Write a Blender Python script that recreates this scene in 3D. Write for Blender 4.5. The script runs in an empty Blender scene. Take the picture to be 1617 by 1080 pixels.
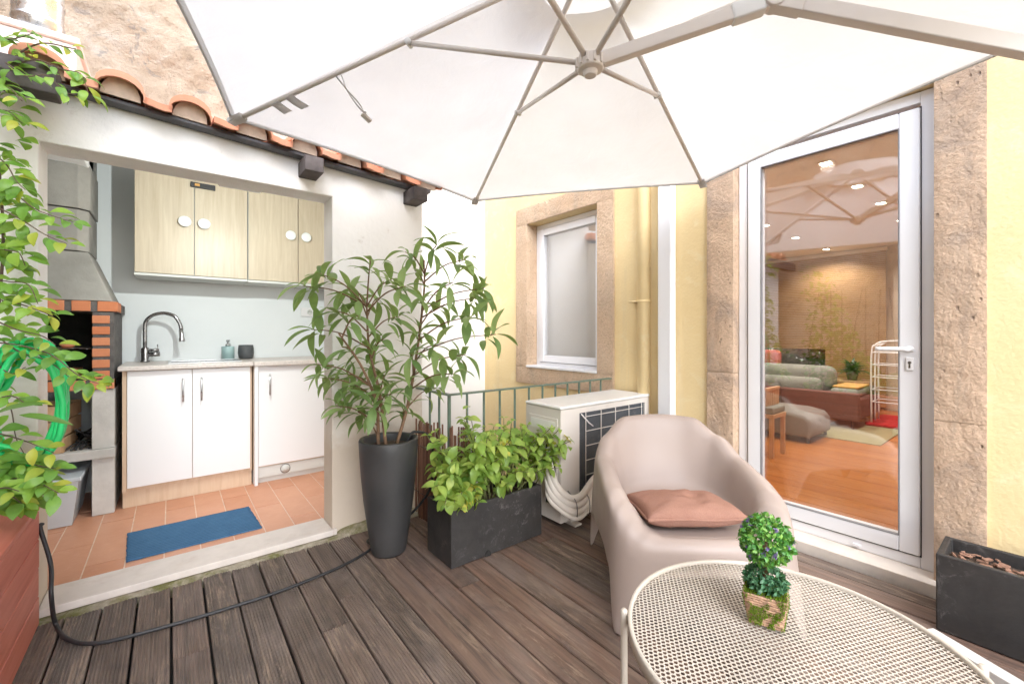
import bpy, bmesh, math, random
from mathutils import Vector, Matrix, noise
R = math.radians
PI = math.pi
rnd = random.Random(11)
scene = bpy.context.scene
COL = scene.collection

# ------------------------------------------------------------------ camera
H = 1.18
YAW = R(38.45)
cam_d = bpy.data.cameras.new('camera'); cam = bpy.data.objects.new('camera', cam_d); COL.objects.link(cam)
cam.location = (0, 0, H); cam.rotation_euler = (R(90), 0, -YAW)
cam_d.sensor_width = 36; cam_d.lens = 36 * 677 / 1617; cam_d.shift_y = -14 / 1617
cam_d.clip_start = 0.02; cam_d.clip_end = 300
scene.camera = cam
# ------------------------------------------------------------------ sky and sun (bright overcast)
SUN_EL, SUN_AZ = 40, 206            # azimuth in degrees clockwise from +Y
w = bpy.data.worlds.new('World'); scene.world = w; w.use_nodes = True
nt = w.node_tree; nt.nodes.clear()
sky = nt.nodes.new('ShaderNodeTexSky'); sky.sky_type = 'NISHITA'; sky.sun_disc = False
sky.sun_elevation = R(SUN_EL); sky.sun_rotation = R(SUN_AZ); sky.air_density = 1.0; sky.dust_density = 0.7
hs = nt.nodes.new('ShaderNodeHueSaturation'); hs.inputs['Saturation'].default_value = 0.40
bg = nt.nodes.new('ShaderNodeBackground'); bg.inputs['Strength'].default_value = 0.15
wo = nt.nodes.new('ShaderNodeOutputWorld')
nt.links.new(sky.outputs[0], hs.inputs['Color']); nt.links.new(hs.outputs[0], bg.inputs[0]); nt.links.new(bg.outputs[0], wo.inputs[0])
sun_d = bpy.data.lights.new('sun', 'SUN'); sun = bpy.data.objects.new('sun', sun_d); COL.objects.link(sun)
sun_d.energy = 0.5; sun_d.angle = R(40); sun_d.color = (1, .99, .98)
sd = Vector((math.sin(R(SUN_AZ)) * math.cos(R(SUN_EL)), math.cos(R(SUN_AZ)) * math.cos(R(SUN_EL)), math.sin(R(SUN_EL))))
sun.rotation_euler = sd.to_track_quat('Z', 'Y').to_euler(); sun.location = sd * 20
vs = scene.view_settings
vs.view_transform = 'Standard'; vs.look = 'None'; vs.exposure = 2.3; vs.gamma = 1.0; vs.use_curve_mapping = False
scene.cycles.use_denoising = True
scene.cycles.use_adaptive_sampling = True; scene.cycles.adaptive_threshold = .03
scene.cycles.max_bounces = 7; scene.cycles.diffuse_bounces = 4; scene.cycles.glossy_bounces = 3; scene.cycles.transmission_bounces = 4; scene.cycles.transparent_max_bounces = 8
scene.cycles.sample_clamp_indirect = 6.0; scene.cycles.caustics_reflective = False; scene.cycles.caustics_refractive = False

# pixel helpers used while laying the place out: a point of the photograph at a known real plane
SA, CA = math.sin(YAW), math.cos(YAW)
def ray(u, v):
    return Vector((677 * SA + (u - 808.5) * CA, 677 * CA - (u - 808.5) * SA, 526 - v))
def at_y(u, v, y): d = ray(u, v); return Vector((0, 0, H)) + d * (y / d.y)
def at_x(u, v, x): d = ray(u, v); return Vector((0, 0, H)) + d * (x / d.x)
def at_z(u, v, z): d = ray(u, v); return Vector((0, 0, H)) + d * ((z - H) / d.z)

# ------------------------------------------------------------------ materials
MATS = {}
class NT:
    def __init__(s, name):
        s.m = bpy.data.materials.new(name); s.m.use_nodes = True
        s.t = s.m.node_tree; s.t.nodes.clear()
        s.out = s.n('ShaderNodeOutputMaterial')
    def n(s, typ, **k):
        nd = s.t.nodes.new(typ)
        for a, b in k.items(): setattr(nd, a, b)
        return nd
    def l(s, a, b): s.t.links.new(a, b)
    def coord(s, kind='world', scale=(1, 1, 1)):
        if kind == 'world': o = s.n('ShaderNodeNewGeometry').outputs['Position']
        else: o = s.n('ShaderNodeTexCoord').outputs['Object']
        mp = s.n('ShaderNodeMapping'); mp.inputs['Scale'].default_value = scale
        s.l(o, mp.inputs[0]); return mp.outputs[0]
    def noise(s, vec, scale, detail=4, rough=.55, dist=0):
        x = s.n('ShaderNodeTexNoise'); x.inputs['Scale'].default_value = scale; x.inputs['Detail'].default_value = detail
        x.inputs['Roughness'].default_value = rough; x.inputs['Distortion'].default_value = dist
        s.l(vec, x.inputs['Vector']); return x.outputs['Fac']
    def ramp(s, fac, stops):
        x = s.n('ShaderNodeValToRGB'); e = x.color_ramp.elements
        while len(e) < len(stops): e.new(.5)
        for i, (p, c) in enumerate(stops):
            e[i].position = p; e[i].color = (c, c, c, 1) if isinstance(c, (int, float)) else (*c, 1)
        s.l(fac, x.inputs[0]); return x.outputs[0]
    def mix(s, fac, a, b, mode='MIX'):
        x = s.n('ShaderNodeMix', data_type='RGBA', blend_type=mode)
        for sock, val in ((x.inputs[0], fac), (x.inputs[6], a), (x.inputs[7], b)):
            if hasattr(val, 'links'): s.l(val, sock)
            elif isinstance(val, (int, float)): sock.default_value = val
            else: sock.default_value = (*val, 1)
        return x.outputs[2]
    def math(s, op, a, b=None):
        x = s.n('ShaderNodeMath', operation=op)
        for i, val in enumerate((a, b)):
            if val is None: continue
            if hasattr(val, 'links'): s.l(val, x.inputs[i])
            else: x.inputs[i].default_value = val
        return x.outputs[0]
    def bump(s, h, strength=.3, dist=.01, normal=None):
        x = s.n('ShaderNodeBump'); x.inputs['Strength'].default_value = strength; x.inputs['Distance'].default_value = dist
        s.l(h, x.inputs['Height'])
        if normal: s.l(normal, x.inputs['Normal'])
        return x.outputs[0]
    def bsdf(s, col, rough=.5, metal=0, spec=.5, normal=None, **k):
        x = s.n('ShaderNodeBsdfPrincipled')
        for nm, val in (('Base Color', col), ('Roughness', rough), ('Metallic', metal), ('Specular IOR Level', spec)):
            if hasattr(val, 'links'): s.l(val, x.inputs[nm])
            elif isinstance(val, (int, float)): x.inputs[nm].default_value = val
            else: x.inputs[nm].default_value = (*val, 1)
        for nm, val in k.items(): x.inputs[nm.replace('_', ' ')].default_value = val
        if normal: s.l(normal, x.inputs['Normal'])
        return x.outputs[0]
    def done(s, sh): s.l(sh, s.out.inputs[0]); MATS[s.m.name] = s.m; return s.m

def simple(name, col, rough=.5, metal=0, var=.12, vs_=6., rv=.08, bump=.0, bs=80., bd=.004, coord='object', spec=.5, dirt=None, rand=0):
    t = NT(name); c = t.coord(coord)
    f = t.noise(c, vs_, 5, .6)
    lo = tuple(x * (1 - var) for x in col); hi = tuple(min(1, x * (1 + var)) for x in col)
    base = t.ramp(f, [(.3, lo), (.7, hi)])
    if dirt:
        g = t.noise(c, dirt[1], 6, .65, .4)
        base = t.mix(t.ramp(g, [(dirt[2], 0.), (dirt[3], 1.)]), base, dirt[0])
    if rand:
        oi = t.n('ShaderNodeObjectInfo').outputs['Random']
        base = t.mix(rand, base, t.ramp(oi, [(0, tuple(x * .55 for x in col)), (1, tuple(min(1, x * 1.5) for x in col))]))
    nrm = t.bump(t.noise(c, bs, 5, .6), bump, bd) if bump else None
    r = t.ramp(t.noise(c, vs_ * 2.3, 4), [(.3, max(0, rough - rv)), (.7, min(1, rough + rv))])
    return t.done(t.bsdf(base, r, metal, spec, nrm))

simple('plaster_white', (.74, .71, .69), .85, var=.05, vs_=3, bump=.25, bs=45, bd=.006, coord='world', dirt=((.55, .50, .46), 2.2, .58, .9))
def m_plaster_kitchen():
    t = NT('plaster_aged'); c = t.coord('world')
    base = t.ramp(t.noise(c, 3.2, 6, .6), [(.3, (.85, .835, .83)), (.7, (.90, .89, .885))])
    # rising damp and dirt low on the wall
    z = t.n('ShaderNodeSeparateXYZ'); t.l(c, z.inputs[0])
    low = t.math('ADD', z.outputs['Z'], t.math('MULTIPLY', t.noise(c, 5, 6, .7, .6), -.75))
    base = t.mix(t.ramp(low, [(.15, .9), (.75, 0.)]), base, (.56, .46, .36))
    st = t.noise(c, 9, 8, .75, .8)
    base = t.mix(t.ramp(st, [(.60, 0.), (.75, .45)]), base, (.47, .40, .34))
    h = t.math('ADD', t.noise(c, 38, 6, .6), t.math('MULTIPLY', t.noise(c, 5, 3), 2.))
    return t.done(t.bsdf(base, .88, 0, .3, t.bump(h, .35, .008)))
m_plaster_kitchen()
simple('plaster_inside', (.74, .77, .78), .8, var=.03, vs_=2, bump=.08, bs=60, coord='world')
def m_yellow():
    t = NT('plaster_yellow'); c = t.coord('world')
    base = t.ramp(t.noise(c, 1.6, 6, .6), [(.3, (.78, .605, .325)), (.7, (.82, .655, .375))])
    g = t.noise(c, 6, 8, .7, .5)
    base = t.mix(t.ramp(g, [(.56, 0.), (.70, .6)]), base, (.84, .74, .50))
    stk = t.noise(t.coord('world', (9, 9, .55)), 1, 7, .7, .4)
    base = t.mix(t.ramp(stk, [(.54, 0.), (.70, .38)]), base, (.60, .50, .34))
    spt = t.noise(c, 34, 8, .8); base = t.mix(t.ramp(spt, [(.66, 0.), (.72, .5)]), base, (.52, .42, .28))
    h = t.math('ADD', t.noise(c, 55, 5, .6), t.math('MULTIPLY', t.noise(c, 9, 4), 1.5))
    return t.done(t.bsdf(base, .85, 0, .3, t.bump(h, .3, .008)))
m_yellow()
def m_stone(name, cols, pit=.5):
    t = NT(name); c = t.coord('world')
    n1 = t.noise(c, 3.1, 7, .68, .7)
    base = t.ramp(n1, [(.28, cols[0]), (.48, cols[1]), (.62, cols[2]), (.78, cols[3])])
    stn = t.noise(t.coord('world', (5, 5, 1.1)), 1, 6, .7, .6)
    base = t.mix(t.ramp(stn, [(.52, 0.), (.66, .55)]), base, tuple(x * .62 for x in cols[3]))
    fine = t.noise(c, 60, 6, .7)
    base = t.mix(t.ramp(fine, [(.35, .4), (.6, 0.)]), base, tuple(x * .6 for x in cols[1]))
    vo = t.n('ShaderNodeTexVoronoi'); vo.inputs['Scale'].default_value = 34
    mp = t.coord('world', (1, 1, .6)); t.l(mp, vo.inputs['Vector'])
    pits = t.ramp(vo.outputs['Distance'], [(.05, 0.), (.22, 1.)])
    mask = t.ramp(t.noise(c, 7, 4, .6), [(.50, 1.), (.62, 0.)])
    pits = t.math('MAXIMUM', pits, mask)
    base = t.mix(t.math('MULTIPLY', t.math('SUBTRACT', 1., pits), .6), base, (.16, .12, .10))
    h = t.math('ADD', t.math('MULTIPLY', t.noise(c, 45, 8, .7), 1.), t.math('MULTIPLY', pits, pit))
    h = t.math('ADD', h, t.math('MULTIPLY', n1, 1.2))
    return t.done(t.bsdf(base, .9, 0, .25, t.bump(h, 1., .02)))
m_stone('stone_window', [(.60, .42, .28), (.68, .50, .35), (.72, .54, .39), (.76, .60, .46)], .1)
m_stone('stone_door', [(.40, .31, .25), (.66, .475, .34), (.75, .545, .385), (.70, .575, .47)], .7)
def m_rough():
    t = NT('rough_masonry'); c = t.coord('world')
    n1 = t.noise(c, 1.7, 8, .7, .9)
    base = t.ramp(n1, [(.30, (.36, .28, .22)), (.42, (.64, .51, .39)), (.55, (.76, .63, .50)), (.7, (.82, .74, .65))])
    n2 = t.noise(c, 9, 8, .75, .5)
    base = t.mix(t.ramp(n2, [(.56, 0.), (.68, .75)]), base, (.76, .70, .64))
    base = t.mix(t.ramp(t.noise(c, 4.2, 5, .6, 1.5), [(.62, 0.), (.66, .7)]), base, (.42, .37, .34))
    h = t.math('ADD', t.noise(c, 14, 9, .75, .4), t.noise(c, 50, 6, .7))
    return t.done(t.bsdf(base, .95, 0, .15, t.bump(h, 1., .04)))
m_rough()
def m_deck(name, bcols):
    t = NT(name)
    oi = t.n('ShaderNodeObjectInfo').outputs['Random']
    pos = t.n('ShaderNodeNewGeometry').outputs['Position']
    off = t.n('ShaderNodeVectorMath', operation='ADD'); cb = t.n('ShaderNodeCombineXYZ')
    t.l(t.math('MULTIPLY', oi, 37.), cb.inputs[1]); t.l(pos, off.inputs[0]); t.l(cb.outputs[0], off.inputs[1])
    def mp(s):
        m = t.n('ShaderNodeMapping'); m.inputs['Scale'].default_value = s; t.l(off.outputs[0], m.inputs[0]); return m.outputs[0]
    grain = t.noise(mp((60, 2.2, 60)), 1, 7, .65, .3)
    big = t.noise(mp((5, 1.6, 5)), 1, 6, .65, .5)
    board = t.ramp(oi, list(zip((0, .3, .5, .75, 1), bcols)))
    col = t.mix(t.ramp(grain, [(.36, .6), (.60, 0.)]), board, (.045, .036, .032))
    col = t.mix(t.ramp(big, [(.46, 0.), (.66, .55)]), col, (.22, .175, .155))
    stain = t.noise(mp((3.1, 1.9, 3.1)), 1, 7, .7, .8)
    col = t.mix(t.ramp(stain, [(.54, 0.), (.66, .5)]), col, (.042, .036, .033))
    # pale scuffs where the tread has worn the grey off
    scuff = t.noise(mp((28, 3.2, 28)), 1, 9, .8, 1.2); zone = t.noise(mp((2.1, 1.1, 2.1)), 1, 4, .6)
    sc = t.math('MULTIPLY', t.ramp(scuff, [(.50, 0.), (.60, 1.)]), t.ramp(zone, [(.44, 0.), (.60, .75)]))
    col = t.mix(sc, col, (.34, .255, .19))
    speck = t.n('ShaderNodeTexVoronoi'); speck.inputs['Scale'].default_value = 26; t.l(pos, speck.inputs['Vector'])
    sp = t.math('MULTIPLY', t.ramp(speck.outputs['Distance'], [(.03, 1.), (.07, 0.)]), t.ramp(t.noise(mp((9, 9, 9)), 1, 2), [(.60, 0.), (.66, 1.)]))
    col = t.mix(sp, col, (.42, .37, .32))
    damp = t.noise(mp((1.3, .9, 1.3)), 1, 3, .5)
    r = t.ramp(damp, [(.35, .42), (.65, .68)])
    h = t.math('ADD', grain, t.math('MULTIPLY', scuff, .4))
    return t.done(t.bsdf(col, r, 0, .4, t.bump(h, .5, .004)))
m_deck('deck_wood', [(.115, .094, .082), (.170, .122, .096), (.140, .116, .102), (.185, .130, .102), (.128, .107, .095)])
m_deck('deck_wood_smooth', [(.130, .090, .070), (.205, .122, .089), (.150, .113, .095), (.225, .130, .092), (.140, .102, .082)])
def m_wood(name, lo, mid, hi, stretch=(2, 30, 30), rough=.45, rand=.3, bump=.15, spec=.4):
    t = NT(name); c = t.coord('world', stretch)
    g = t.noise(c, 1, 7, .65, .6)
    col = t.ramp(g, [(.28, lo), (.5, mid), (.72, hi)])
    oi = t.n('ShaderNodeObjectInfo').outputs['Random']
    col = t.mix(rand, col, t.ramp(oi, [(0, lo), (1, hi)]))
    return t.done(t.bsdf(col, rough, 0, spec, t.bump(g, bump, .004)))
m_wood('red_wood', (.40, .092, .060), (.53, .155, .105), (.60, .22, .16), (30, 2, 30), .55)
m_wood('beam_wood', (.05, .042, .042), (.10, .085, .085), (.17, .145, .145), (8, 8, 8), .8, .1, .4)
m_wood('cabinet_oak', (.46, .375, .27), (.53, .445, .33), (.60, .52, .40), (40, 40, 2.5), .4, .12, .05)
m_wood('cabinet_edge', (.56, .40, .27), (.64, .47, .33), (.70, .55, .40), (30, 30, 2), .5, .1, .05)
m_wood('pine_floor', (.33, .095, .018), (.52, .175, .032), (.58, .22, .05), (22, 1.6, 22), .22, .35, .04, .5)
m_wood('crate_wood', (.48, .27, .14), (.62, .38, .21), (.72, .48, .30), (12, 12, 12), .6, .3, .1)
m_wood('blind_slat', (.36, .19, .07), (.50, .29, .12), (.60, .38, .18), (20, 4, 20), .5, .1, .1)
m_wood('reed_brown', (.10, .045, .03), (.19, .085, .055), (.28, .14, .09), (40, 40, 5), .7, .7, .3)
m_wood('stool_wood', (.42, .22, .11), (.55, .32, .17), (.62, .40, .23), (20, 20, 3), .45, .2, .05)
def m_terracotta(name, a, b, d, rough):
    t = NT(name); c = t.coord('world')
    col = t.ramp(t.noise(c, 7, 6, .65, .4), [(.3, a), (.7, b)])
    oi = t.n('ShaderNodeObjectInfo').outputs['Random']
    col = t.mix(.35, col, t.ramp(oi, [(0, a), (1, d)]))
    col = t.mix(t.ramp(t.noise(c, 22, 7, .75), [(.56, 0.), (.72, .45)]), col, d)
    return t.done(t.bsdf(col, rough, 0, .4, t.bump(t.noise(c, 60, 5, .6), .2, .004)))
m_terracotta('roof_clay', (.66, .27, .16), (.76, .36, .23), (.80, .50, .38), .75)
m_terracotta('floor_clay', (.54, .24, .135), (.62, .30, .18), (.66, .37, .25), .4)
m_terracotta('brick_orange', (.52, .17, .075), (.62, .22, .10), (.60, .30, .18), .85)
simple('grout', (.70, .55, .44), .9, var=.15, vs_=20)
simple('mortar_dark', (.115, .105, .10), .95, var=.3, vs_=20, bump=.4, bs=90)
simple('concrete_grey', (.29, .275, .25), .9, var=.18, vs_=5, bump=.35, bs=70, coord='world', dirt=((.22, .21, .195), 3.5, .52, .8))
simple('concrete_pale', (.58, .55, .515), .9, var=.15, vs_=6, bump=.35, bs=70, coord='world', dirt=((.42, .39, .36), 4, .55, .85))
simple('soot', (.018, .017, .016), .95, var=.4, vs_=9, bump=.3)
simple('marble_pink', (.66, .59, .54), .45, var=.1, vs_=7, bump=.05, coord='world', dirt=((.55, .45, .38), 9, .55, .8))
simple('marble_door', (.76, .68, .60), .4, var=.08, vs_=7, bump=.05, coord='world', dirt=((.68, .52, .38), 6, .58, .85))
simple('counter_stone', (.58, .52, .48), .35, var=.12, vs_=60, coord='world', dirt=((.48, .40, .36), 40, .55, .75))
def m_moss_ledge():
    t = NT('mossy_mortar'); c = t.coord('world')
    col = t.ramp(t.noise(c, 30, 6, .7), [(.3, (.26, .22, .16)), (.7, (.50, .44, .34))])
    col = t.mix(t.ramp(t.noise(c, 6, 6, .7, .5), [(.47, 0.), (.62, .85)]), col, (.15, .15, .04))
    return t.done(t.bsdf(col, .95, 0, .1, t.bump(t.noise(c, 70, 6, .75), 1., .012)))
m_moss_ledge()
simple('lacquer_white', (.80, .79, .795), .35, var=.003, vs_=3, rv=.004)
simple('pvc_white', (.80, .80, .82), .36, var=.004, vs_=4, rv=.004)
simple('laminate_grey', (.62, .63, .60), .5, var=.02)
simple('knob_white', (.78, .80, .78), .35, var=.02)
simple('steel', (.52, .52, .53), .32, 1.0, var=.05)
simple('steel_dark', (.30, .29, .29), .28, 1.0, var=.06)
simple('flue_metal', (.72, .73, .75), .28, 1.0, var=.1, vs_=10)
simple('seal_grey', (.20, .20, .21), .6)
simple('metal_black', (.03, .03, .032), .5, var=.1)
simple('fascia_dark', (.085, .082, .09), .6, var=.2, vs_=9, coord='world')
simple('rail_green', (.12, .17, .13), .5, var=.15, vs_=14, dirt=((.16, .11, .07), 25, .60, .75))
simple('ac_beige', (.70, .655, .61), .45, var=.03, vs_=4, dirt=((.60, .53, .47), 6, .60, .9))
simple('ac_lid', (.78, .77, .75), .4, var=.03, vs_=4)
simple('pipe_white', (.76, .71, .66), .55, var=.05, vs_=12, bump=.25, bs=35)
simple('rubber_black', (.022, .022, .024), .5, var=.15)
simple('hose_green', (.025, .55, .16), .38, var=.1, vs_=12)
simple('cord_white', (.74, .72, .70), .6, var=.05)
simple('parasol_alu', (.72, .665, .62), .38, var=.03, vs_=5)
simple('plastic_taupe', (.365, .295, .265), .5, var=.02, vs_=3, bump=.03, bs=300)
simple('table_paint', (.54, .485, .42), .42, var=.03, vs_=9)
simple('base_white', (.78, .78, .77), .4, var=.03)
def m_fabric(name, a, b, sc=260, stripes=None):
    t = NT(name); c = t.coord('object')
    col = t.ramp(t.noise(c, 14, 6, .65), [(.3, a), (.7, b)])
    n = t.noise(c, sc, 2)
    col = t.mix(t.ramp(n, [(.3, .5), (.7, 0.)]), col, tuple(x * .72 for x in a))
    hh = n
    if stripes:
        wv = t.n('ShaderNodeTexWave'); wv.wave_type = 'BANDS'; wv.bands_direction = stripes[0]; wv.inputs['Scale'].default_value = stripes[1]
        wv.inputs['Distortion'].default_value = 1.2; wv.inputs['Detail Scale'].default_value = 4
        t.l(c, wv.inputs['Vector']); hh = t.math('ADD', n, wv.outputs['Fac'])
        col = t.mix(t.math('MULTIPLY', wv.outputs['Fac'], .35), col, tuple(x * 1.5 for x in b))
    return t.done(t.bsdf(col, .92, 0, .15, t.bump(hh, .4, .003)))
m_fabric('cushion_rose', (.31, .165, .125), (.37, .205, .155))
m_fabric('rug_blue', (.040, .105, .205), (.062, .145, .255), 200, ('Y', 14))
m_fabric('sofa_grey', (.25, .25, .215), (.32, .32, .28))
m_fabric('lounge_grey', (.20, .185, .165), (.25, .235, .21))
m_fabric('sofa_brown', (.13, .072, .058), (.17, .095, .078))
m_fabric('rug_olive', (.30, .27, .14), (.38, .34, .19))
m_fabric('cloth_red', (.46, .01, .015), (.56, .02, .03))
m_fabric('cushion_red', (.48, .10, .08), (.56, .16, .12))
m_fabric('throw_ochre', (.62, .33, .10), (.72, .44, .18))
def m_fiberclay():
    t = NT('fibre_clay_black'); c = t.coord('world')
    col = t.ramp(t.noise(c, 6, 7, .7, .4), [(.3, (.022, .021, .021)), (.6, (.040, .037, .036)), (.8, (.075, .066, .062))])
    eff = t.math('MULTIPLY', t.ramp(t.noise(c, 16, 9, .8, .6), [(.54, 0.), (.68, 1.)]), t.ramp(t.noise(c, 2.7, 3), [(.42, 0.), (.62, .5)]))
    col = t.mix(eff, col, (.36, .34, .33))
    return t.done(t.bsdf(col, t.ramp(t.noise(c, 9, 5), [(.3, .42), (.7, .62)]), 0, .45, t.bump(t.noise(c, 60, 6, .65), .25, .004)))
m_fiberclay()
def m_potclay():
    t = NT('pot_charcoal'); c = t.coord('world')
    col = t.ramp(t.noise(c, 5, 6, .6), [(.3, (.030, .030, .031)), (.7, (.052, .050, .050))])
    eff = t.ramp(t.noise(c, 30, 8, .8), [(.66, 0.), (.76, .25)])
    col = t.mix(eff, col, (.30, .29, .28))
    return t.done(t.bsdf(col, .48, 0, .45, t.bump(t.noise(c, 40, 5), .1, .003)))
m_potclay()
simple('soil', (.085, .055, .038), .95, var=.5, vs_=60, bump=1., bs=120, bd=.01, coord='world')
simple('bark_chips', (.34, .19, .13), .9, var=.5, vs_=40, rand=.4)
simple('stem_brown', (.20, .115, .065), .8, var=.25, vs_=30)
simple('stem_green', (.16, .17, .06), .7, var=.2, vs_=30)
simple('vine_stem', (.12, .075, .055), .8, var=.25, vs_=30)
def m_leaf(name, dark, mid, light, tr=.35, rough=.38, two=None):
    t = NT(name)
    oi = t.n('ShaderNodeObjectInfo').outputs['Random']
    at = t.n('ShaderNodeAttribute'); at.attribute_name = 'leaf_rand'
    rv = t.math('FRACT', t.math('ADD', oi, at.outputs['Fac']))
    col = t.ramp(rv, [(0, dark), (.5, mid), (1, light)])
    c = t.coord('object')
    col = t.mix(.25, col, t.ramp(t.noise(c, 3.5, 4), [(.3, dark), (.7, light)]))
    p = t.bsdf(col, rough, 0, .45)
    tl = t.n('ShaderNodeBsdfTranslucent'); t.l(t.mix(.4, col, (light[0] * 1.5, light[1] * 1.4, light[2] * .7)), tl.inputs[0])
    mx = t.n('ShaderNodeMixShader'); mx.inputs[0].default_value = tr
    t.l(p, mx.inputs[1]); t.l(tl.outputs[0], mx.inputs[2])
    return t.done(mx.outputs[0])
m_leaf('leaf_vine', (.065, .17, .03), (.14, .33, .05), (.32, .50, .07), .4)
m_leaf('leaf_vine_young', (.28, .40, .05), (.38, .46, .06), (.52, .50, .08), .45)
m_leaf('leaf_tall', (.12, .22, .075), (.21, .34, .12), (.34, .47, .18), .42, .42)
m_leaf('leaf_shrub', (.11, .24, .045), (.28, .44, .085), (.52, .62, .15), .38)
m_leaf('leaf_shrub_yellow', (.50, .50, .07), (.62, .58, .08), (.72, .68, .16), .4)
m_leaf('leaf_topiary', (.03, .15, .035), (.08, .31, .06), (.32, .56, .11), .25)
m_leaf('leaf_topiary_blue', (.03, .11, .055), (.06, .19, .09), (.14, .30, .16), .25)
m_leaf('flower_purple', (.15, .11, .30), (.23, .18, .42), (.34, .28, .52), .3)
m_leaf('moss_green', (.10, .19, .008), (.15, .27, .012), (.24, .37, .025), .2, .8)
m_leaf('leaf_hedge', (.012, .04, .012), (.03, .085, .022), (.07, .16, .045), .3)
simple('straw_dark', (.16, .09, .06), .9, var=.3, vs_=60)
simple('straw', (.42, .26, .17), .85, var=.4, vs_=90, bump=.6, bs=200)
simple('ceiling_white', (.86, .85, .84), .8, var=.01, coord='world')
simple('room_wall', (.62, .50, .38), .8, var=.03, coord='world')
simple('plaster_bright', (.82, .81, .80), .85, var=.02, vs_=2, bump=.1, bs=40, coord='world')
simple('cup_grey', (.075, .08, .085), .6, var=.2, vs_=40, bump=.3, bs=120)
simple('ceramic_teal', (.33, .47, .47), .35, var=.03)
simple('ground_dark', (.05, .045, .04), .95, var=.3, vs_=5, coord='world')
simple('plant_pot_room', (.20, .15, .12), .6)
simple('backing_pale', (.66, .645, .63), .8, var=.03)  # pale tone of the sheet that replaces the window's reflection
def m_canopy():
    t = NT('canopy_cloth'); c = t.coord('world')
    col = t.ramp(t.noise(c, 3, 4), [(.3, (.685, .672, .664)), (.7, (.735, .725, .718))])
    nrm = t.bump(t.math('ADD', t.noise(c, 6, 5, .55, .6), t.math('MULTIPLY', t.noise(c, 900, 2), .05)), .35, .012)
    d = t.n('ShaderNodeBsdfDiffuse'); t.l(col, d.inputs[0]); t.l(nrm, d.inputs['Normal'])
    tl = t.n('ShaderNodeBsdfTranslucent'); t.l(col, tl.inputs[0]); t.l(nrm, tl.inputs['Normal'])
    mx = t.n('ShaderNodeMixShader'); mx.inputs[0].default_value = .58
    t.l(d.outputs[0], mx.inputs[1]); t.l(tl.outputs[0], mx.inputs[2])
    return t.done(mx.outputs[0])
m_canopy()
def m_glass(name, ior, tint):
    t = NT(name)
    fr = t.n('ShaderNodeFresnel'); bf = t.n('ShaderNodeNewGeometry').outputs['Backfacing']
    t.l(t.math('ADD', t.math('MULTIPLY', bf, 1 / ior - ior), ior), fr.inputs['IOR'])
    tp = t.n('ShaderNodeBsdfTransparent'); tp.inputs[0].default_value = (*tint, 1)
    gl = t.n('ShaderNodeBsdfGlossy'); gl.inputs['Roughness'].default_value = .0; gl.inputs[0].default_value = (.95, .95, .95, 1)
    mx = t.n('ShaderNodeMixShader'); t.l(fr.outputs[0], mx.inputs[0]); t.l(tp.outputs[0], mx.inputs[1]); t.l(gl.outputs[0], mx.inputs[2])
    return t.done(mx.outputs[0])
m_glass('pane_glass', 2.5, (.985, .985, .985))
def m_plasticbox():
    t = NT('plastic_clear')
    p = t.bsdf((.80, .85, .90), .25, 0, .5)
    tp = t.n('ShaderNodeBsdfTransparent'); mx = t.n('ShaderNodeMixShader'); mx.inputs[0].default_value = .35
    t.l(p, mx.inputs[1]); t.l(tp.outputs[0], mx.inputs[2]); return t.done(mx.outputs[0])
m_plasticbox()
def m_emit(name, col, s):
    t = NT(name); e = t.n('ShaderNodeEmission'); e.inputs[0].default_value = (*col, 1); e.inputs[1].default_value = s
    return t.done(e.outputs[0])
m_emit('lamp_glow', (1, .90, .70), 6)
def m_fins():
    t = NT('condenser_fins'); c = t.coord('object')
    wv = t.n('ShaderNodeTexWave'); wv.wave_type = 'BANDS'; wv.bands_direction = 'X'; wv.inputs['Scale'].default_value = 90
    t.l(c, wv.inputs['Vector'])
    col = t.mix(wv.outputs['Fac'], (.055, .062, .072), (.15, .165, .185))
    col = t.mix(t.ramp(t.noise(c, 18, 7, .7), [(.55, 0.), (.75, .4)]), col, (.26, .27, .28))
    return t.done(t.bsdf(col, .5, .3, .4, t.bump(wv.outputs['Fac'], .5, .003)))
m_fins()

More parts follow.
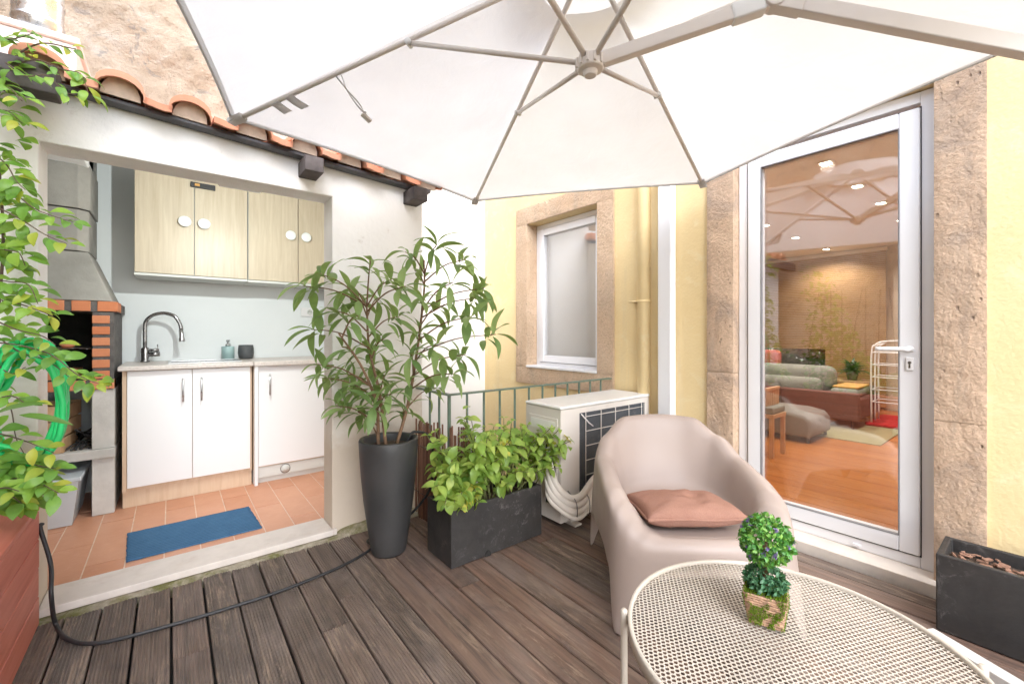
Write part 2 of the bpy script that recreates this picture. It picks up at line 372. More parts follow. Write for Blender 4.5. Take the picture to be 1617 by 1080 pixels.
# ------------------------------------------------------------------ mesh helpers
W = {}                                   # world matrices of parents
class MB:
    """collects shapes that become ONE mesh"""
    def __init__(s): s.v = []; s.f = []; s.att = None
    def add(s, vs_, fs):
        o = len(s.v); s.v += [tuple(x) for x in vs_]; s.f += [tuple(i + o for i in f) for f in fs]; return s
    def box(s, a, b, M=None):
        x0, y0, z0 = a; x1, y1, z1 = b
        vs_ = [Vector(p) for p in ((x0, y0, z0), (x1, y0, z0), (x1, y1, z0), (x0, y1, z0), (x0, y0, z1), (x1, y0, z1), (x1, y1, z1), (x0, y1, z1))]
        if M: vs_ = [M @ p for p in vs_]
        return s.add(vs_, [(0, 3, 2, 1), (4, 5, 6, 7), (0, 1, 5, 4), (1, 2, 6, 5), (2, 3, 7, 6), (3, 0, 4, 7)])
    def bar(s, p, q, wd, hg, up=(0, 0, 1)):
        p, q = Vector(p), Vector(q); d = (q - p).normalized(); sd_ = d.cross(Vector(up)).normalized(); u = sd_.cross(d)
        vs_ = [c + sd_ * (a * wd / 2) + u * (b * hg / 2) for c in (p, q) for a, b in ((-1, -1), (1, -1), (1, 1), (-1, 1))]
        return s.add(vs_, [(0, 1, 2, 3), (7, 6, 5, 4), (0, 4, 5, 1), (1, 5, 6, 2), (2, 6, 7, 3), (3, 7, 4, 0)])
    def tube(s, pts, r, n=8, cap=True):
        pts = [Vector(p) for p in pts]; rs = r if isinstance(r, (list, tuple)) else [r] * len(pts)
        up = Vector((0, 0, 1)); vs_ = []; fs = []; last = None
        for i, p in enumerate(pts):
            d = (pts[min(i + 1, len(pts) - 1)] - pts[max(i - 1, 0)]).normalized()
            if last is None:
                sx = d.cross(up)
                if sx.length < .1: sx = d.cross(Vector((1, 0, 0)))
            else: sx = last - d * last.dot(d)
            sx.normalize(); last = sx; sy = d.cross(sx)
            vs_ += [p + (sx * math.cos(2 * PI * k / n) + sy * math.sin(2 * PI * k / n)) * rs[i] for k in range(n)]
        for i in range(len(pts) - 1):
            fs += [(i * n + k, i * n + (k + 1) % n, (i + 1) * n + (k + 1) % n, (i + 1) * n + k) for k in range(n)]
        if cap: fs += [tuple(range(n))[::-1], tuple(range((len(pts) - 1) * n, len(pts) * n))]
        return s.add(vs_, fs)
    def lathe(s, prof, c=(0, 0, 0), n=32, capb=True, capt=True):
        vs_ = []; fs = []
        for (r, z) in prof: vs_ += [(c[0] + r * math.cos(2 * PI * k / n), c[1] + r * math.sin(2 * PI * k / n), c[2] + z) for k in range(n)]
        for i in range(len(prof) - 1):
            fs += [(i * n + k, i * n + (k + 1) % n, (i + 1) * n + (k + 1) % n, (i + 1) * n + k) for k in range(n)]
        if capb: fs.append(tuple(range(n))[::-1])
        if capt: fs.append(tuple(range((len(prof) - 1) * n, len(prof) * n)))
        return s.add(vs_, fs)
    def prism(s, poly, axis, a, b):
        """polygon in the plane across `axis`, extruded from a to b"""
        def p3(p, t): return {'x': (t, p[0], p[1]), 'y': (p[0], t, p[1]), 'z': (p[0], p[1], t)}[axis]
        n = len(poly); vs_ = [p3(p, a) for p in poly] + [p3(p, b) for p in poly]
        return s.add(vs_, [tuple(range(n)), tuple(range(2 * n - 1, n - 1, -1))] + [(i, n + i, n + (i + 1) % n, (i + 1) % n) for i in range(n)])
    def mesh(s, name, mat, smooth=False):
        me = bpy.data.meshes.new(name); me.from_pydata(s.v, [], s.f); me.validate()
        bm = bmesh.new(); bm.from_mesh(me); bmesh.ops.recalc_face_normals(bm, faces=bm.faces); bm.to_mesh(me); bm.free()
        if mat: me.materials.append(MATS[mat])
        if smooth: me.polygons.foreach_set('use_smooth', [True] * len(me.polygons))
        if s.att is not None:
            a = me.attributes.new('leaf_rand', 'FLOAT', 'POINT'); a.data.foreach_set('value', s.att)
        return me
    def build(s, name, mat, parent=None, smooth=False, bevel=0, seg=2, sub=0, solid=0):
        o = link(name, s.mesh(name, mat, smooth), parent)
        return finish(o, bevel, seg, sub, solid)
def finish(o, bevel=0, seg=2, sub=0, solid=0):
    if solid: m = o.modifiers.new('solid', 'SOLIDIFY'); m.thickness = solid; m.offset = 0
    if bevel:
        m = o.modifiers.new('bevel', 'BEVEL'); m.width = bevel; m.segments = seg; m.limit_method = 'ANGLE'; m.angle_limit = R(40)
        m.harden_normals = False
        o.data.polygons.foreach_set('use_smooth', [True] * len(o.data.polygons))
        e = o.modifiers.new('wn', 'WEIGHTED_NORMAL'); e.keep_sharp = True
    if sub: m = o.modifiers.new('sub', 'SUBSURF'); m.levels = sub; m.render_levels = sub
    return o
def link(name, me, parent=None, M=None):
    o = bpy.data.objects.new(name, me); COL.objects.link(o); M = M or Matrix.Identity(4)
    o.matrix_world = M; W[o.name] = M
    if parent:
        o.parent = parent; o.matrix_parent_inverse = Matrix.Identity(4)
        o.matrix_basis = W[parent.name].inverted() @ M
    return o
def tag(o, label, cat=None, group=None, kind=None):
    if label: o['label'] = label
    if cat: o['category'] = cat
    if group: o['group'] = group
    if kind: o['kind'] = kind
    return o
def thing(name, loc, label, cat, group=None, kind=None):
    o = bpy.data.objects.new(name, None); COL.objects.link(o); M = Matrix.Translation(Vector(loc)); o.matrix_world = M; W[o.name] = M
    o.empty_display_size = .1
    return tag(o, label, cat, group, kind)
def struct(name, loc=(0, 0, 0)):
    return thing(name, loc, None, None, None, 'structure')
def bez(pts, n=8):
    """smooth Catmull-Rom through points"""
    pts = [Vector(p) for p in pts]; out = []
    P = [pts[0] * 2 - pts[1]] + pts + [pts[-1] * 2 - pts[-2]]
    for i in range(1, len(P) - 2):
        a, b, c, d = P[i - 1], P[i], P[i + 1], P[i + 2]
        for k in range(n):
            t = k / n
            out.append(.5 * ((2 * b) + (c - a) * t + (2 * a - 5 * b + 4 * c - d) * t * t + (3 * b - a - 3 * c + d) * t ** 3))
    out.append(pts[-1]); return out
def basis(pos, d, nrm, s=1., sx=None):
    d = Vector(d).normalized(); nrm = Vector(nrm); x = d.cross(nrm)
    if x.length < 1e-4: x = d.cross(Vector((1, 0, .1)))
    x.normalize(); z = x.cross(d)
    sx = sx or s
    return Matrix(((x.x * sx, d.x * s, z.x * s, pos[0]), (x.y * sx, d.y * s, z.y * s, pos[1]), (x.z * sx, d.z * s, z.z * s, pos[2]), (0, 0, 0, 1)))
def leaf_shape(width, droop, fold, n=5, blunt=.5, serr=0):
    """leaf of length 1 along +Y with a folded midrib"""
    vs_ = []; fs = []
    for i in range(n + 1):
        t = i / n
        wd = width * (max(.02, math.sin(PI * t ** (blunt))) ** .75 if 0 < t < 1 else 0.03)
        z = -droop * t * t + .06 * math.sin(PI * t)
        y = t - droop * .25 * t * t
        s_ = wd / 2 * (1 + serr * (1 if i % 2 else -1))
        tw = (width - .4) * .8 * t + .10 * math.sin(5 * t + width * 20)
        vs_ += [(-s_, y, z + fold * s_ + tw * s_), (0, y, z), (s_, y, z + fold * s_ - tw * s_)]
    for i in range(n):
        a = i * 3
        fs += [(a, a + 1, a + 4, a + 3), (a + 1, a + 2, a + 5, a + 4)]
    return vs_, fs
def leaf_meshes(name, mat, specs):
    out = []
    for sp in specs:
        m = MB(); m.add(*leaf_shape(*sp)); out.append(m.mesh(name, mat, True))
    return out
def stuff_leaves(name, mat, parent, mats4, spec, label=None):
    """many leaves joined into one mesh"""
    vs0, fs0 = leaf_shape(*spec); m = MB(); m.att = []
    for M in mats4:
        m.add([M @ Vector(p) for p in vs0], fs0); m.att += [rnd.random()] * len(vs0)
    o = m.build(name, mat, parent, True); o['kind'] = 'stuff'
    return o

# =====================================================================================================
#                                         THE SETTING
# =====================================================================================================
XW = 2.77            # yellow wall plane
XS = 2.75            # stone surround face
YK = 2.61            # kitchen front wall plane
YR = 2.20            # railing line
KF = .035            # kitchen floor level
RF = .12             # room floor level
CEIL = H + 1.2

g = MB(); g.box((-60, -60, -3.4), (60, 60, -3.3)); tag(g.build('ground', 'ground_dark'), None, kind='structure')

# deck: base and boards
deck = struct('deck', (0, 0, 0))
g = MB(); g.box((-1.6, -2.5, -.14), (1.29, YK, -.055)); g.box((1.29, -2.5, -.14), (2.74, YR + .02, -.055)); g.build('deck_base', 'ground_dark', deck)
PITCH = .116; BW = .1085
def board_mesh(name, y0, y1, grooved):
    pts = []
    hw = BW / 2
    pts += [(-hw, -.026), (-hw, -.004), (-hw + .003, 0)]
    if grooved:
        n = 9
        for i in range(n):
            x = -hw + .0065 + (BW - .013) * (i + .5) / n; q = (BW - .013) / n
            pts += [(x - q * .30, 0), (x - q * .16, -.0036), (x + q * .16, -.0036), (x + q * .30, 0)]
    pts += [(hw - .003, 0), (hw, -.004), (hw, -.026)]
    m = MB(); m.prism(pts, 'y', y0, y1); return m.mesh(name, 'deck_wood' if grooved else 'deck_wood_smooth')
bx_ = -.232 + PITCH / 2 - 9 * PITCH
k = 0
while bx_ < 2.72:
    yend = YK - .045 if bx_ < 1.27 else YR + .01
    grooved = bx_ < .72 or (k % 4 == 1 and bx_ < 1.2)
    cuts = [-2.4, yend]
    if bx_ < 2.6:
        c_ = {0: 1.72, 1: None, 2: .62, 3: 2.02, 4: None}[(k * 3) % 5]
        if c_ and c_ < yend - .2: cuts.insert(1, c_ + rnd.uniform(-.1, .1))
    for a, b in zip(cuts[:-1], cuts[1:]):
        o = link('deck_board', board_mesh('deck_board', a + .0015, b - .0015 + rnd.uniform(-.006, .004), grooved), deck,
                 Matrix.Translation((bx_ + rnd.uniform(-.0012, .0012), 0, rnd.uniform(-.0018, .0012))) @ Matrix.Rotation(rnd.uniform(-.006, .006), 4, 'Y'))
    bx_ += PITCH; k += 1

# kitchen floor tiles
kf = struct('kitchen_floor', (0, 0, KF))
g = MB(); g.box((-1.25, 2.79, KF - .08), (1.14, 4.32, KF - .003)); g.build('grout_bed', 'grout', kf)
TW, TL = .152, .61
m = MB(); m.box((-TW / 2 + .0028, -TL / 2 + .0028, -.012), (TW / 2 - .0028, TL / 2 - .0028, 0)); tme = m.mesh('floor_tile', 'floor_clay')
for i in range(16):
    for j in range(4):
        x = -1.17 + i * TW; y = 2.64 + (i % 2) * .3 + j * TL
        if x + TW / 2 > 1.14: continue
        y0, y1 = max(y - TL / 2, 2.793), min(y + TL / 2, 4.318)
        if y1 - y0 < .05: continue
        o = link('floor_tile', tme, kf, Matrix.Translation((x, (y0 + y1) / 2, KF + rnd.uniform(-.0006, .0006))) @ Matrix.Diagonal((1, (y1 - y0) / TL, 1, 1)))

# ------------------------------------------------------------------ kitchen building
kb = thing('kitchen_building', (.3, 2.7, 0), 'low white rendered outbuilding with clay tile eave, open front shows a kitchen', 'outbuilding')
OX0, OX1, OZ = -.432, .733, H + .795
def zeave(x): return 2.20 - .055 * (x + .25)
TH = .175
m = MB()
def quad(a, b, c, d): m.add([a, b, c, d], [(0, 1, 2, 3)])
# front wall: outer and inner skins around the opening, reveals between
XL, XR, ZB, ZT = -1.60, 1.31, -.13, 2.34
xs_ = [XL, OX0, OX1, XR]
def zc_(i, j): return (ZB, OZ, zeave(xs_[i]))[j]
def vv(i, j, y): return (xs_[i], y, zc_(i, j))
cells = {(0, 0), (0, 1), (1, 1), (2, 0), (2, 1)}
Y0_, Y1_ = YK, YK + TH
for (i, j) in cells:
    for y in (Y0_, Y1_): quad(vv(i, j, y), vv(i + 1, j, y), vv(i + 1, j + 1, y), vv(i, j + 1, y))
    for (di, dj, a, b) in ((-1, 0, (i, j), (i, j + 1)), (1, 0, (i + 1, j), (i + 1, j + 1)), (0, -1, (i, j), (i + 1, j)), (0, 1, (i, j + 1), (i + 1, j + 1))):
        if (i + di, j + dj) not in cells: quad(vv(*a, Y0_), vv(*b, Y0_), vv(*b, Y1_), vv(*a, Y1_))
fw = m.build('front_wall', 'plaster_aged', kb)
bm = bmesh.new(); bm.from_mesh(fw.data); bmesh.ops.remove_doubles(bm, verts=bm.verts, dist=1e-5); bmesh.ops.recalc_face_normals(bm, faces=bm.faces); bm.to_mesh(fw.data); bm.free()
finish(fw, .008, 2)
m = MB(); m.box((OX1 + .1, YK + .001, -3.3), (XR - .001, YK + TH - .001, ZB - .001)); m.build('footing', 'plaster_aged', kb)
ROOFP = math.tan(R(13))
def zroof(y, x=0): return zeave(x) + (y - 2.42) * ROOFP
m = MB(); m.prism([(YK + TH + .002, -3.3), (4.55, -3.3), (4.55, zroof(4.55, 1.3) - .06), (YK + TH + .002, zroof(YK + TH + .002, 1.3) - .06)], 'x', 1.14, XR - .002); m.build('side_wall', 'plaster_white', kb)
m = MB(); m.box((-1.25, 4.32, -.1), (1.14, 4.55, 2.72)); m.build('back_wall', 'plaster_inside', kb)
m = MB(); m.prism([(YK + TH + .002, -.1), (4.32, -.1), (4.32, 2.7), (YK + TH + .002, 2.35)], 'x', -1.60, -1.25); m.build('end_wall', 'plaster_inside', kb)
m = MB()
m.add([(x, y, zroof(y, x) - .05 - d) for d in (0, .03) for x, y in ((-1.25, YK + TH), (1.14, YK + TH), (1.14, 4.32), (-1.25, 4.32))],
      [(0, 1, 2, 3), (7, 6, 5, 4), (0, 4, 5, 1), (1, 5, 6, 2), (2, 6, 7, 3), (3, 7, 4, 0)]); m.build('ceiling_board', 'ceiling_white', kb)
# marble door step and mossy mortar bed below it
m = MB(); m.box((OX0 + .002, 2.578, .012), (OX1 - .002, 2.79, .046)); m.box((OX1 - .002, 2.578, .012), (OX1 + .02, YK - .002, .046)); m.build('marble_step', 'marble_pink', kb, bevel=.004)
m = MB(); n = 90
for i in range(n + 1):
    x = -.46 + (1.31 + .46) * i / n
    d = .03 + .022 * noise.noise((x * 9, 1, 0)) + .012 * noise.noise((x * 31, 5, 0)); zz = .010 + .008 * noise.noise((x * 12, 3, 2))
    hh = .012 if x < OX1 + .02 else .012 + .022 * min(1, (x - OX1 - .02) / .1) + .014 * noise.noise((x * 14, 0, 7))
    m.v += [(x, 2.578 - d, -.05), (x, 2.575 - d, zz - .004), (x, 2.590 - d * .2, zz + hh - .012), (x, YK + .005, zz + hh - .004)]
for i in range(n):
    a = i * 4; m.f += [(a + j, a + 4 + j, a + 5 + j, a + 1 + j) for j in range(3)]
m.build('mortar_bed', 'mossy_mortar', kb, True)
# roof tiles
def tile_mesh():
    prof = []
    for i in range(5): prof.append((-.1225 + i * .025, .004 * math.cos(i * 1.2)))
    for i in range(11):
        a = PI * i / 10; prof.append((.043 - .078 * math.cos(a) * 1.0, .010 + .058 * math.sin(a)))
    prof.append((.126, .004))
    m = MB(); n = len(prof)
    for y, s_ in ((0, 1.), (.43, .93)):
        m.v += [(x * s_, y, z) for x, z in prof] + [(x * s_, y, z - (.026 if y == 0 else .014)) for x, z in prof]
    for i in range(n - 1):
        m.f += [(i, i + 1, 2 * n + i + 1, 2 * n + i), (n + i + 1, n + i, 3 * n + i, 3 * n + i + 1), (i + 1, i, n + i, n + i + 1), (2 * n + i, 2 * n + i + 1, 3 * n + i + 1, 3 * n + i)]
    m.f += [(0, 2 * n, 3 * n, n), (n - 1, 2 * n - 1, 4 * n - 1, 3 * n - 1)]
    return m.mesh('roof_tile', 'roof_clay', True)
rt = tile_mesh()
for me_ in (rt,):
    me_.polygons.foreach_set('use_smooth', [True] * len(me_.polygons))
for j in range(6):
    for i in range(12):
        x = -1.435 + .2445 * i
        y = 2.465 + j * .355
        if j >= 2 and -1.0 < x < -.4 and 3.4 < y < 4.2: continue
        M = Matrix.Translation((x + rnd.uniform(-.006, .006), y + rnd.uniform(-.012, .012), zeave(x) + .022 + (y - 2.465) * ROOFP + rnd.uniform(-.003, .004))) @ Matrix.Rotation(R(13 + 2.2), 4, 'X') @ Matrix.Rotation(R(rnd.uniform(-1.2, 1.2)) + .05, 4, 'Y') @ Matrix.Rotation(R(rnd.uniform(-1.5, 1.5)), 4, 'Z')
        o = link('roof_tile', rt, kb, M)
        es = o.modifiers.new('es', 'EDGE_SPLIT'); es.split_angle = R(50)
        if j == 0:
            mp_ = MB(); mp_.prism([(.043 + .066 * math.cos(PI * q / 10), -.03 + .075 * math.sin(PI * q / 10) * 1.1) for q in range(11)], 'y', .045 + rnd.uniform(0, .02), .11); link('mortar_plug', mp_.mesh('mortar_plug', 'grout'), kb, M)
m = MB(); m.bar((-1.62, 2.572, zeave(-1.62) - .004), (1.335, 2.572, zeave(1.335) - .004), .066, .018); m.build('eave_board', 'fascia_dark', kb, bevel=.003)
# rafter ends
for (x, w_, y0) in ((.600, .095, 2.455), (1.222, .095, 2.455)):
    z = zeave(x) - .026
    m = MB(); m.box((x - w_ / 2, y0, z - .082), (x + w_ / 2, YK + .05, z)); m.build('rafter_end', 'beam_wood', kb, bevel=.006)
m = MB(); m.box((-1.6, 2.38, 2.095), (-.345, 2.475, 2.205)); m.build('eave_beam', 'beam_wood', kb, bevel=.006)
# chimney stack through the roof
m = MB(); m.box((-1.0, 3.42, 2.25), (-.42, 4.10, 2.80)); st = m.build('chimney_stack', 'plaster_bright', kb, bevel=.01)
m = MB(); m.box((-1.02, 3.40, 2.801), (-.405, 4.12, 2.835)); m.build('stack_cap', 'plaster_bright', kb, bevel=.006)
m = MB(); prof = []
z = 0.
while z < 2.2:
    prof += [(.105, z), (.105, z + .10), (.109, z + .108), (.109, z + .118), (.105, z + .126)]; z += .13
m.lathe(prof, (-.60, 3.62, 2.836), 32); m.build('flue_pipe', 'flue_metal', kb, True)

# ------------------------------------------------------------------ old rough wall behind the outbuilding and on the left
def rough_wall(name, f, nu, nv, su, sv, amp, label):
    m = MB()
    for j in range(nv + 1):
        for i in range(nu + 1):
            u, v = su * i / nu, sv * j / nv
            p = Vector((u * 1.9, v * 1.9, 3.1)); d = noise.fractal(p, .8, 2.1, 6) * amp + noise.fractal(p * 4.3, .7, 2., 4) * amp * .35
            m.v.append(f(u, v, d))
    for j in range(nv):
        for i in range(nu):
            a = j * (nu + 1) + i; m.f.append((a, a + 1, a + nu + 2, a + nu + 1))
    o = m.build(name, 'rough_masonry', None, True); return tag(o, label, 'wall')
rough_wall('old_wall', lambda u, v, d: (-2.2 + u, 4.60 - d, -.2 + v), 170, 260, 3.55, 5.6, .055, 'tall weathered tan masonry wall rising behind the clay tile roof')
rough_wall('boundary_wall', lambda u, v, d: (-1.72 + d, -2.6 + u, -.2 + v), 90, 80, 7.2, 4.2, .05, 'tall crumbling tan boundary wall mirrored in the glass door')

# ------------------------------------------------------------------ light well: bright wall
m = MB(); m.box((1.312, 3.98, -3.3), (2.95, 4.3, 5.2)); tag(m.build('light_well_wall', 'plaster_bright'), 'bright white wall closing the light well behind the railing', 'wall')

# ------------------------------------------------------------------ yellow house
hs_ = thing('house', (XW, 1.5, 0), 'yellow rendered house wall with stone framed window and glazed door', 'house')
WY0, WY1 = 2.327, 3.247           # window opening (Y)
WZ0, WZ1 = H - .335, H + 1.075
DY0, DY1 = .3265, 1.254           # door opening
DZ0, DZ1 = -.1, H + 1.17
m = MB(); XB = 3.12
holes = [(DY0, DY1, DZ0, DZ1), (WY0, WY1, WZ0, WZ1)]
ys = [-3.0, DY0, DY1, WY0, WY1, 3.98]; zt = 5.2
for x in (XW, XB):
    for y0, y1 in zip(ys[:-1], ys[1:]):
        hol = [h_ for h_ in holes if abs(h_[0] - y0) < 1e-6]
        spans = [(-3.3, zt)] if not hol else [(-3.3, hol[0][2]), (hol[0][3], zt)]
        for z0, z1 in spans: quad((x, y0, z0), (x, y1, z0), (x, y1, z1), (x, y0, z1))
for (y0, y1, z0, z1) in holes:
    quad((XW, y0, z0), (XB, y0, z0), (XB, y0, z1), (XW, y0, z1)); quad((XW, y1, z0), (XB, y1, z0), (XB, y1, z1), (XW, y1, z1))
    quad((XW, y0, z1), (XB, y0, z1), (XB, y1, z1), (XW, y1, z1)); quad((XW, y0, z0), (XB, y0, z0), (XB, y1, z0), (XW, y1, z0))
m.build('wall', 'plaster_yellow', hs_)
# stone surrounds: each stone its own block
def stone_bar(name, mat, a, b, amp=.004):
    """a block with slightly uneven front face"""
    x0, y0, z0 = a; x1, y1, z1 = b
    ny = max(2, int((y1 - y0) / .02)); nz = max(2, int((z1 - z0) / .02)); m = MB()
    for j in range(nz + 1):
        for i in range(ny + 1):
            y = y0 + (y1 - y0) * i / ny; z = z0 + (z1 - z0) * j / nz
            e = 1 if 0 < i < ny and 0 < j < nz else .3
            d = noise.fractal(Vector((y * 7, z * 7, x0)), .8, 2., 5) * amp * e
            edge = .004 if (i in (0, ny) or j in (0, nz)) else 0
            m.v.append((x0 - d + edge, y, z))
    for j in range(nz):
        for i in range(ny):
            q = j * (ny + 1) + i; m.f.append((q, q + 1, q + ny + 2, q + ny + 1))
    base = len(m.v)
    m.v += [(x1, y0, z0), (x1, y1, z0), (x1, y1, z1), (x1, y0, z1)]
    c = [0, ny, (nz + 1) * (ny + 1) - 1, nz * (ny + 1)]
    bot = list(range(0, ny + 1)); top = [nz * (ny + 1) + i for i in range(ny + 1)]; lf = [j * (ny + 1) for j in range(nz + 1)]; rg = [j * (ny + 1) + ny for j in range(nz + 1)]
    m.f += [tuple(bot + [base + 1, base]), tuple(top + [base + 2, base + 3]), tuple(lf + [base + 3, base]), tuple(rg + [base + 2, base + 1])]
    o = m.build(name, mat, hs_, True)
    es = o.modifiers.new('es', 'EDGE_SPLIT'); es.split_angle = R(50)
    return o
fr = .156
XD = XS + .16            # depth of stone reveal
# window: jambs, lintel, sill
stone_bar('window_jamb', 'stone_window', (XS, WY1 - .012, WZ0), (XD, WY1 + fr, WZ1), .002)
stone_bar('window_jamb', 'stone_window', (XS, WY0 - fr, WZ0), (XD, WY0 + .012, WZ1), .002)
stone_bar('window_lintel', 'stone_window', (XS, WY0 - fr, WZ1 + .002), (XD, WY1 + fr, WZ1 + .17), .002)
stone_bar('window_sill_stone', 'stone_window', (XS - .001, WY0 - fr, WZ0 - .16), (XD, WY1 + fr, WZ0 - .002), .002)
# door jambs (two stones each)
for y0, y1 in ((DY1 - .012, DY1 + fr), (DY0 - fr + .004, DY0 + .012)):
    zc = .93 if y0 > 1 else .78
    stone_bar('door_jamb_stone', 'stone_door', (XS - .002, y0, -.12), (XD, y1, zc - .0015), .008)
    stone_bar('door_jamb_stone', 'stone_door', (XS, y0, zc + .0015), (XD, y1, H + 1.19), .008)
stone_bar('door_lintel', 'stone_door', (XS, DY0 - fr, H + 1.192), (XD, DY1 + fr, H + 1.38), .008)
m = MB(); m.box((2.695, DY0 - .02, -.02), (3.1, DY1 + .02, .044)); m.build('door_threshold', 'marble_door', hs_, bevel=.005)
# window frame + pane
wx = 2.885
win = thing('window', (wx, 2.8, WZ0), None, None); win.parent = hs_; win.matrix_basis = W[hs_.name].inverted() @ W[win.name]
def ring(mb, x0, x1, y0, y1, z0, z1, wd):
    mb.box((x0, y0, z0), (x1, y0 + wd, z1)); mb.box((x0, y1 - wd, z0), (x1, y1, z1))
    mb.box((x0, y0 + wd, z0), (x1, y1 - wd, z0 + wd)); mb.box((x0, y0 + wd, z1 - wd), (x1, y1 - wd, z1))
wy0, wy1 = WY0 + .014, WY1 - .014
m = MB(); ring(m, wx, wx + .07, wy0, wy1, WZ0 + .002, WZ1 - .002, .045); m.build('frame', 'pvc_white', win, bevel=.004)
m = MB(); ring(m, wx - .014, wx + .05, wy0 + .050, wy1 - .050, WZ0 + .052, WZ1 - .052, .066); m.build('sash', 'pvc_white', win, bevel=.006)
m = MB(); m.box((wx + .012, wy0 + .11, WZ0 + .11), (wx + .030, wy1 - .11, WZ1 - .11)); m.build('pane', 'pane_glass', win)
m = MB(); m.box((wx + .10, WY0 + .02, WZ0 + .02), (wx + .105, WY1 - .02, WZ1 - .02)); m.build('reflection_backing', 'backing_pale', win)  # pale sheet added behind the pane in place of its bright reflection
m = MB(); m.box((XS - .01, wy0, WZ0 - .0005), (wx, wy1, WZ0 + .02)); m.build('sill', 'pvc_white', win, bevel=.004)
# glazed door
dx = 2.835
door = thing('door', (dx, .8, .05), None, None); door.parent = hs_; door.matrix_basis = W[hs_.name].inverted() @ W[door.name]
tag(door, 'white framed fully glazed door with lever handle')
dy0, dy1 = DY0 + .014, DY1 - .014
m = MB(); ring(m, dx - .005, dx + .07, dy0, dy1, .045, H + 1.165, .054); m.build('frame', 'pvc_white', door, bevel=.004)
ly0, ly1, lz0, lz1 = .394, 1.183, .104, H + 1.088
m = MB(); ring(m, dx - .018, dx + .05, ly0, ly1, lz0, lz1, .078); m.build('leaf_frame', 'pvc_white', door, bevel=.007)
m = MB(); m.box((dx + .006, ly0 + .07, lz0 + .07), (dx + .026, ly1 - .07, lz1 - .07)); m.build('pane', 'pane_glass', door)
m = MB(); ring(m, dx - .0190, dx + .004, ly0 + .0765, ly1 - .0765, lz0 + .0765, lz1 - .0765, .0035); m.build('gasket', 'seal_grey', door)
m = MB(); ring(m, dx - .0075, dx + .002, ly0 - .0045, ly1 + .0045, lz0 - .0045, lz1 + .0045, .0045); m.build('gap_shade', 'metal_black', door)  # black ring standing in for the shade in the gap round the leaf
hy, hz = ly0 + .036, H - .078
m = MB(); m.tube([(dx - .02, hy, hz), (dx - .030, hy, hz)], .016, 16); m.tube(bez([(dx - .025, hy, hz), (dx - .062, hy + .004, hz), (dx - .068, hy + .03, hz), (dx - .066, hy + .12, hz - .001)], 6), [.011] * 6 + [.0105] * 7 + [.0095] * 6, 12)
m.build('handle', 'lacquer_white', door, True)
m = MB(); m.box((dx - .028, hy - .014, hz - .105), (dx - .018, hy + .014, hz - .04)); m.build('key_plate', 'lacquer_white', door, bevel=.004)
m = MB(); m.tube([(dx - .030, hy, hz - .065), (dx - .027, hy, hz - .065)], .007, 12); m.box((dx - .030, hy - .003, hz - .092), (dx - .027, hy + .003, hz - .068)); m.build('key_hole', 'steel_dark', door)
m = MB(); m.box((dx - .022, .62, .060), (dx - .0045, .655, .074)); m.build('drain_cap', 'pvc_white', door, bevel=.003)
# downpipes
m = MB(); m.tube([(2.748, 1.885, -.05), (2.748, 1.885, 5.1)], .047, 20); o = m.build('downpipe', 'plaster_yellow', hs_, True); tag(o, 'downpipe painted the yellow of the wall')
m = MB(); m.lathe([(.0475, -.008), (.052, -.006), (.052, .006), (.0475, .008)], (2.748, 1.885, H - .205 + .44), 20); m.box((2.70, 1.93, H + .228), (2.768, 1.985, H + .242)); m.build('clamp', 'plaster_yellow', o, True)
m = MB(); m.box((2.700, 1.635, -.05), (2.768, 1.742, 5.1)); tag(m.build('downpipe', 'pvc_white', hs_, bevel=.012, seg=3), 'white square downpipe')

# ------------------------------------------------------------------ room behind the door
XF = 7.75; RY0, RY1 = -1.2, 3.90
rf = struct('room_floor', (3.1, .5, RF))
m = MB(); m.box((2.905, RY0, RF - .12), (XF, RY1, RF - .012)); m.build('subfloor', 'ground_dark', rf)
FWD = .128
m = MB(); m.box((.0012, 0, -.012), (FWD - .0012, 1, 0)); pl = m.mesh('floor_plank', 'pine_floor')
x = 3.121; i = 0
while x < XF - FWD:
    ys_ = [-.6, .25 + (i * .83) % 2.6, RY1]
    for a, b in zip(ys_[:-1], ys_[1:]):
        link('floor_plank', pl, rf, Matrix.Translation((x, a, RF + rnd.uniform(0, .0006))) @ Matrix.Diagonal((1, b - a - .0015, 1, 1)))
    x += FWD; i += 1
m = MB(); m.box((2.9, DY0 + .02, RF - .012), (3.1195, DY1 - .02, RF - .001)); m.build('door_board', 'pine_floor', rf)
m = MB(); m.box((XB, RY0, CEIL), (XF + .2, RY1, CEIL + .1)); o = m.build('room_ceiling', 'ceiling_white'); tag(o, None, kind='structure')
m = MB(); m.box((XB, RY0 - .12, -.1), (XF + .2, RY0, CEIL + .1)); tag(m.build('room_wall_right', 'room_wall'), None, kind='structure')
m = MB(); m.box((XB, RY1, -.1), (XF + .2, RY1 + .07, CEIL + .1)); tag(m.build('room_wall_left', 'room_wall'), None, kind='structure')
fw_ = struct('room_wall_back', (XF, 1, 0))
GZ0, GZ1, GY0, GY1 = .45, H - .20, 2.13, 3.5
m = MB()
m.box((XF, RY0, -.1), (XF + .18, GY0, CEIL)); m.box((XF, GY1, -.1), (XF + .18, RY1, CEIL)); m.box((XF, GY0, -.1), (XF + .18, GY1, GZ0)); m.box((XF, GY0, GZ1), (XF + .18, GY1, CEIL))
m.build('wall', 'room_wall', fw_)
m = MB(); m.box((XF + .08, GY0, GZ0), (XF + .10, GY1, GZ1)); m.build('window_pane', 'pane_glass', fw_)
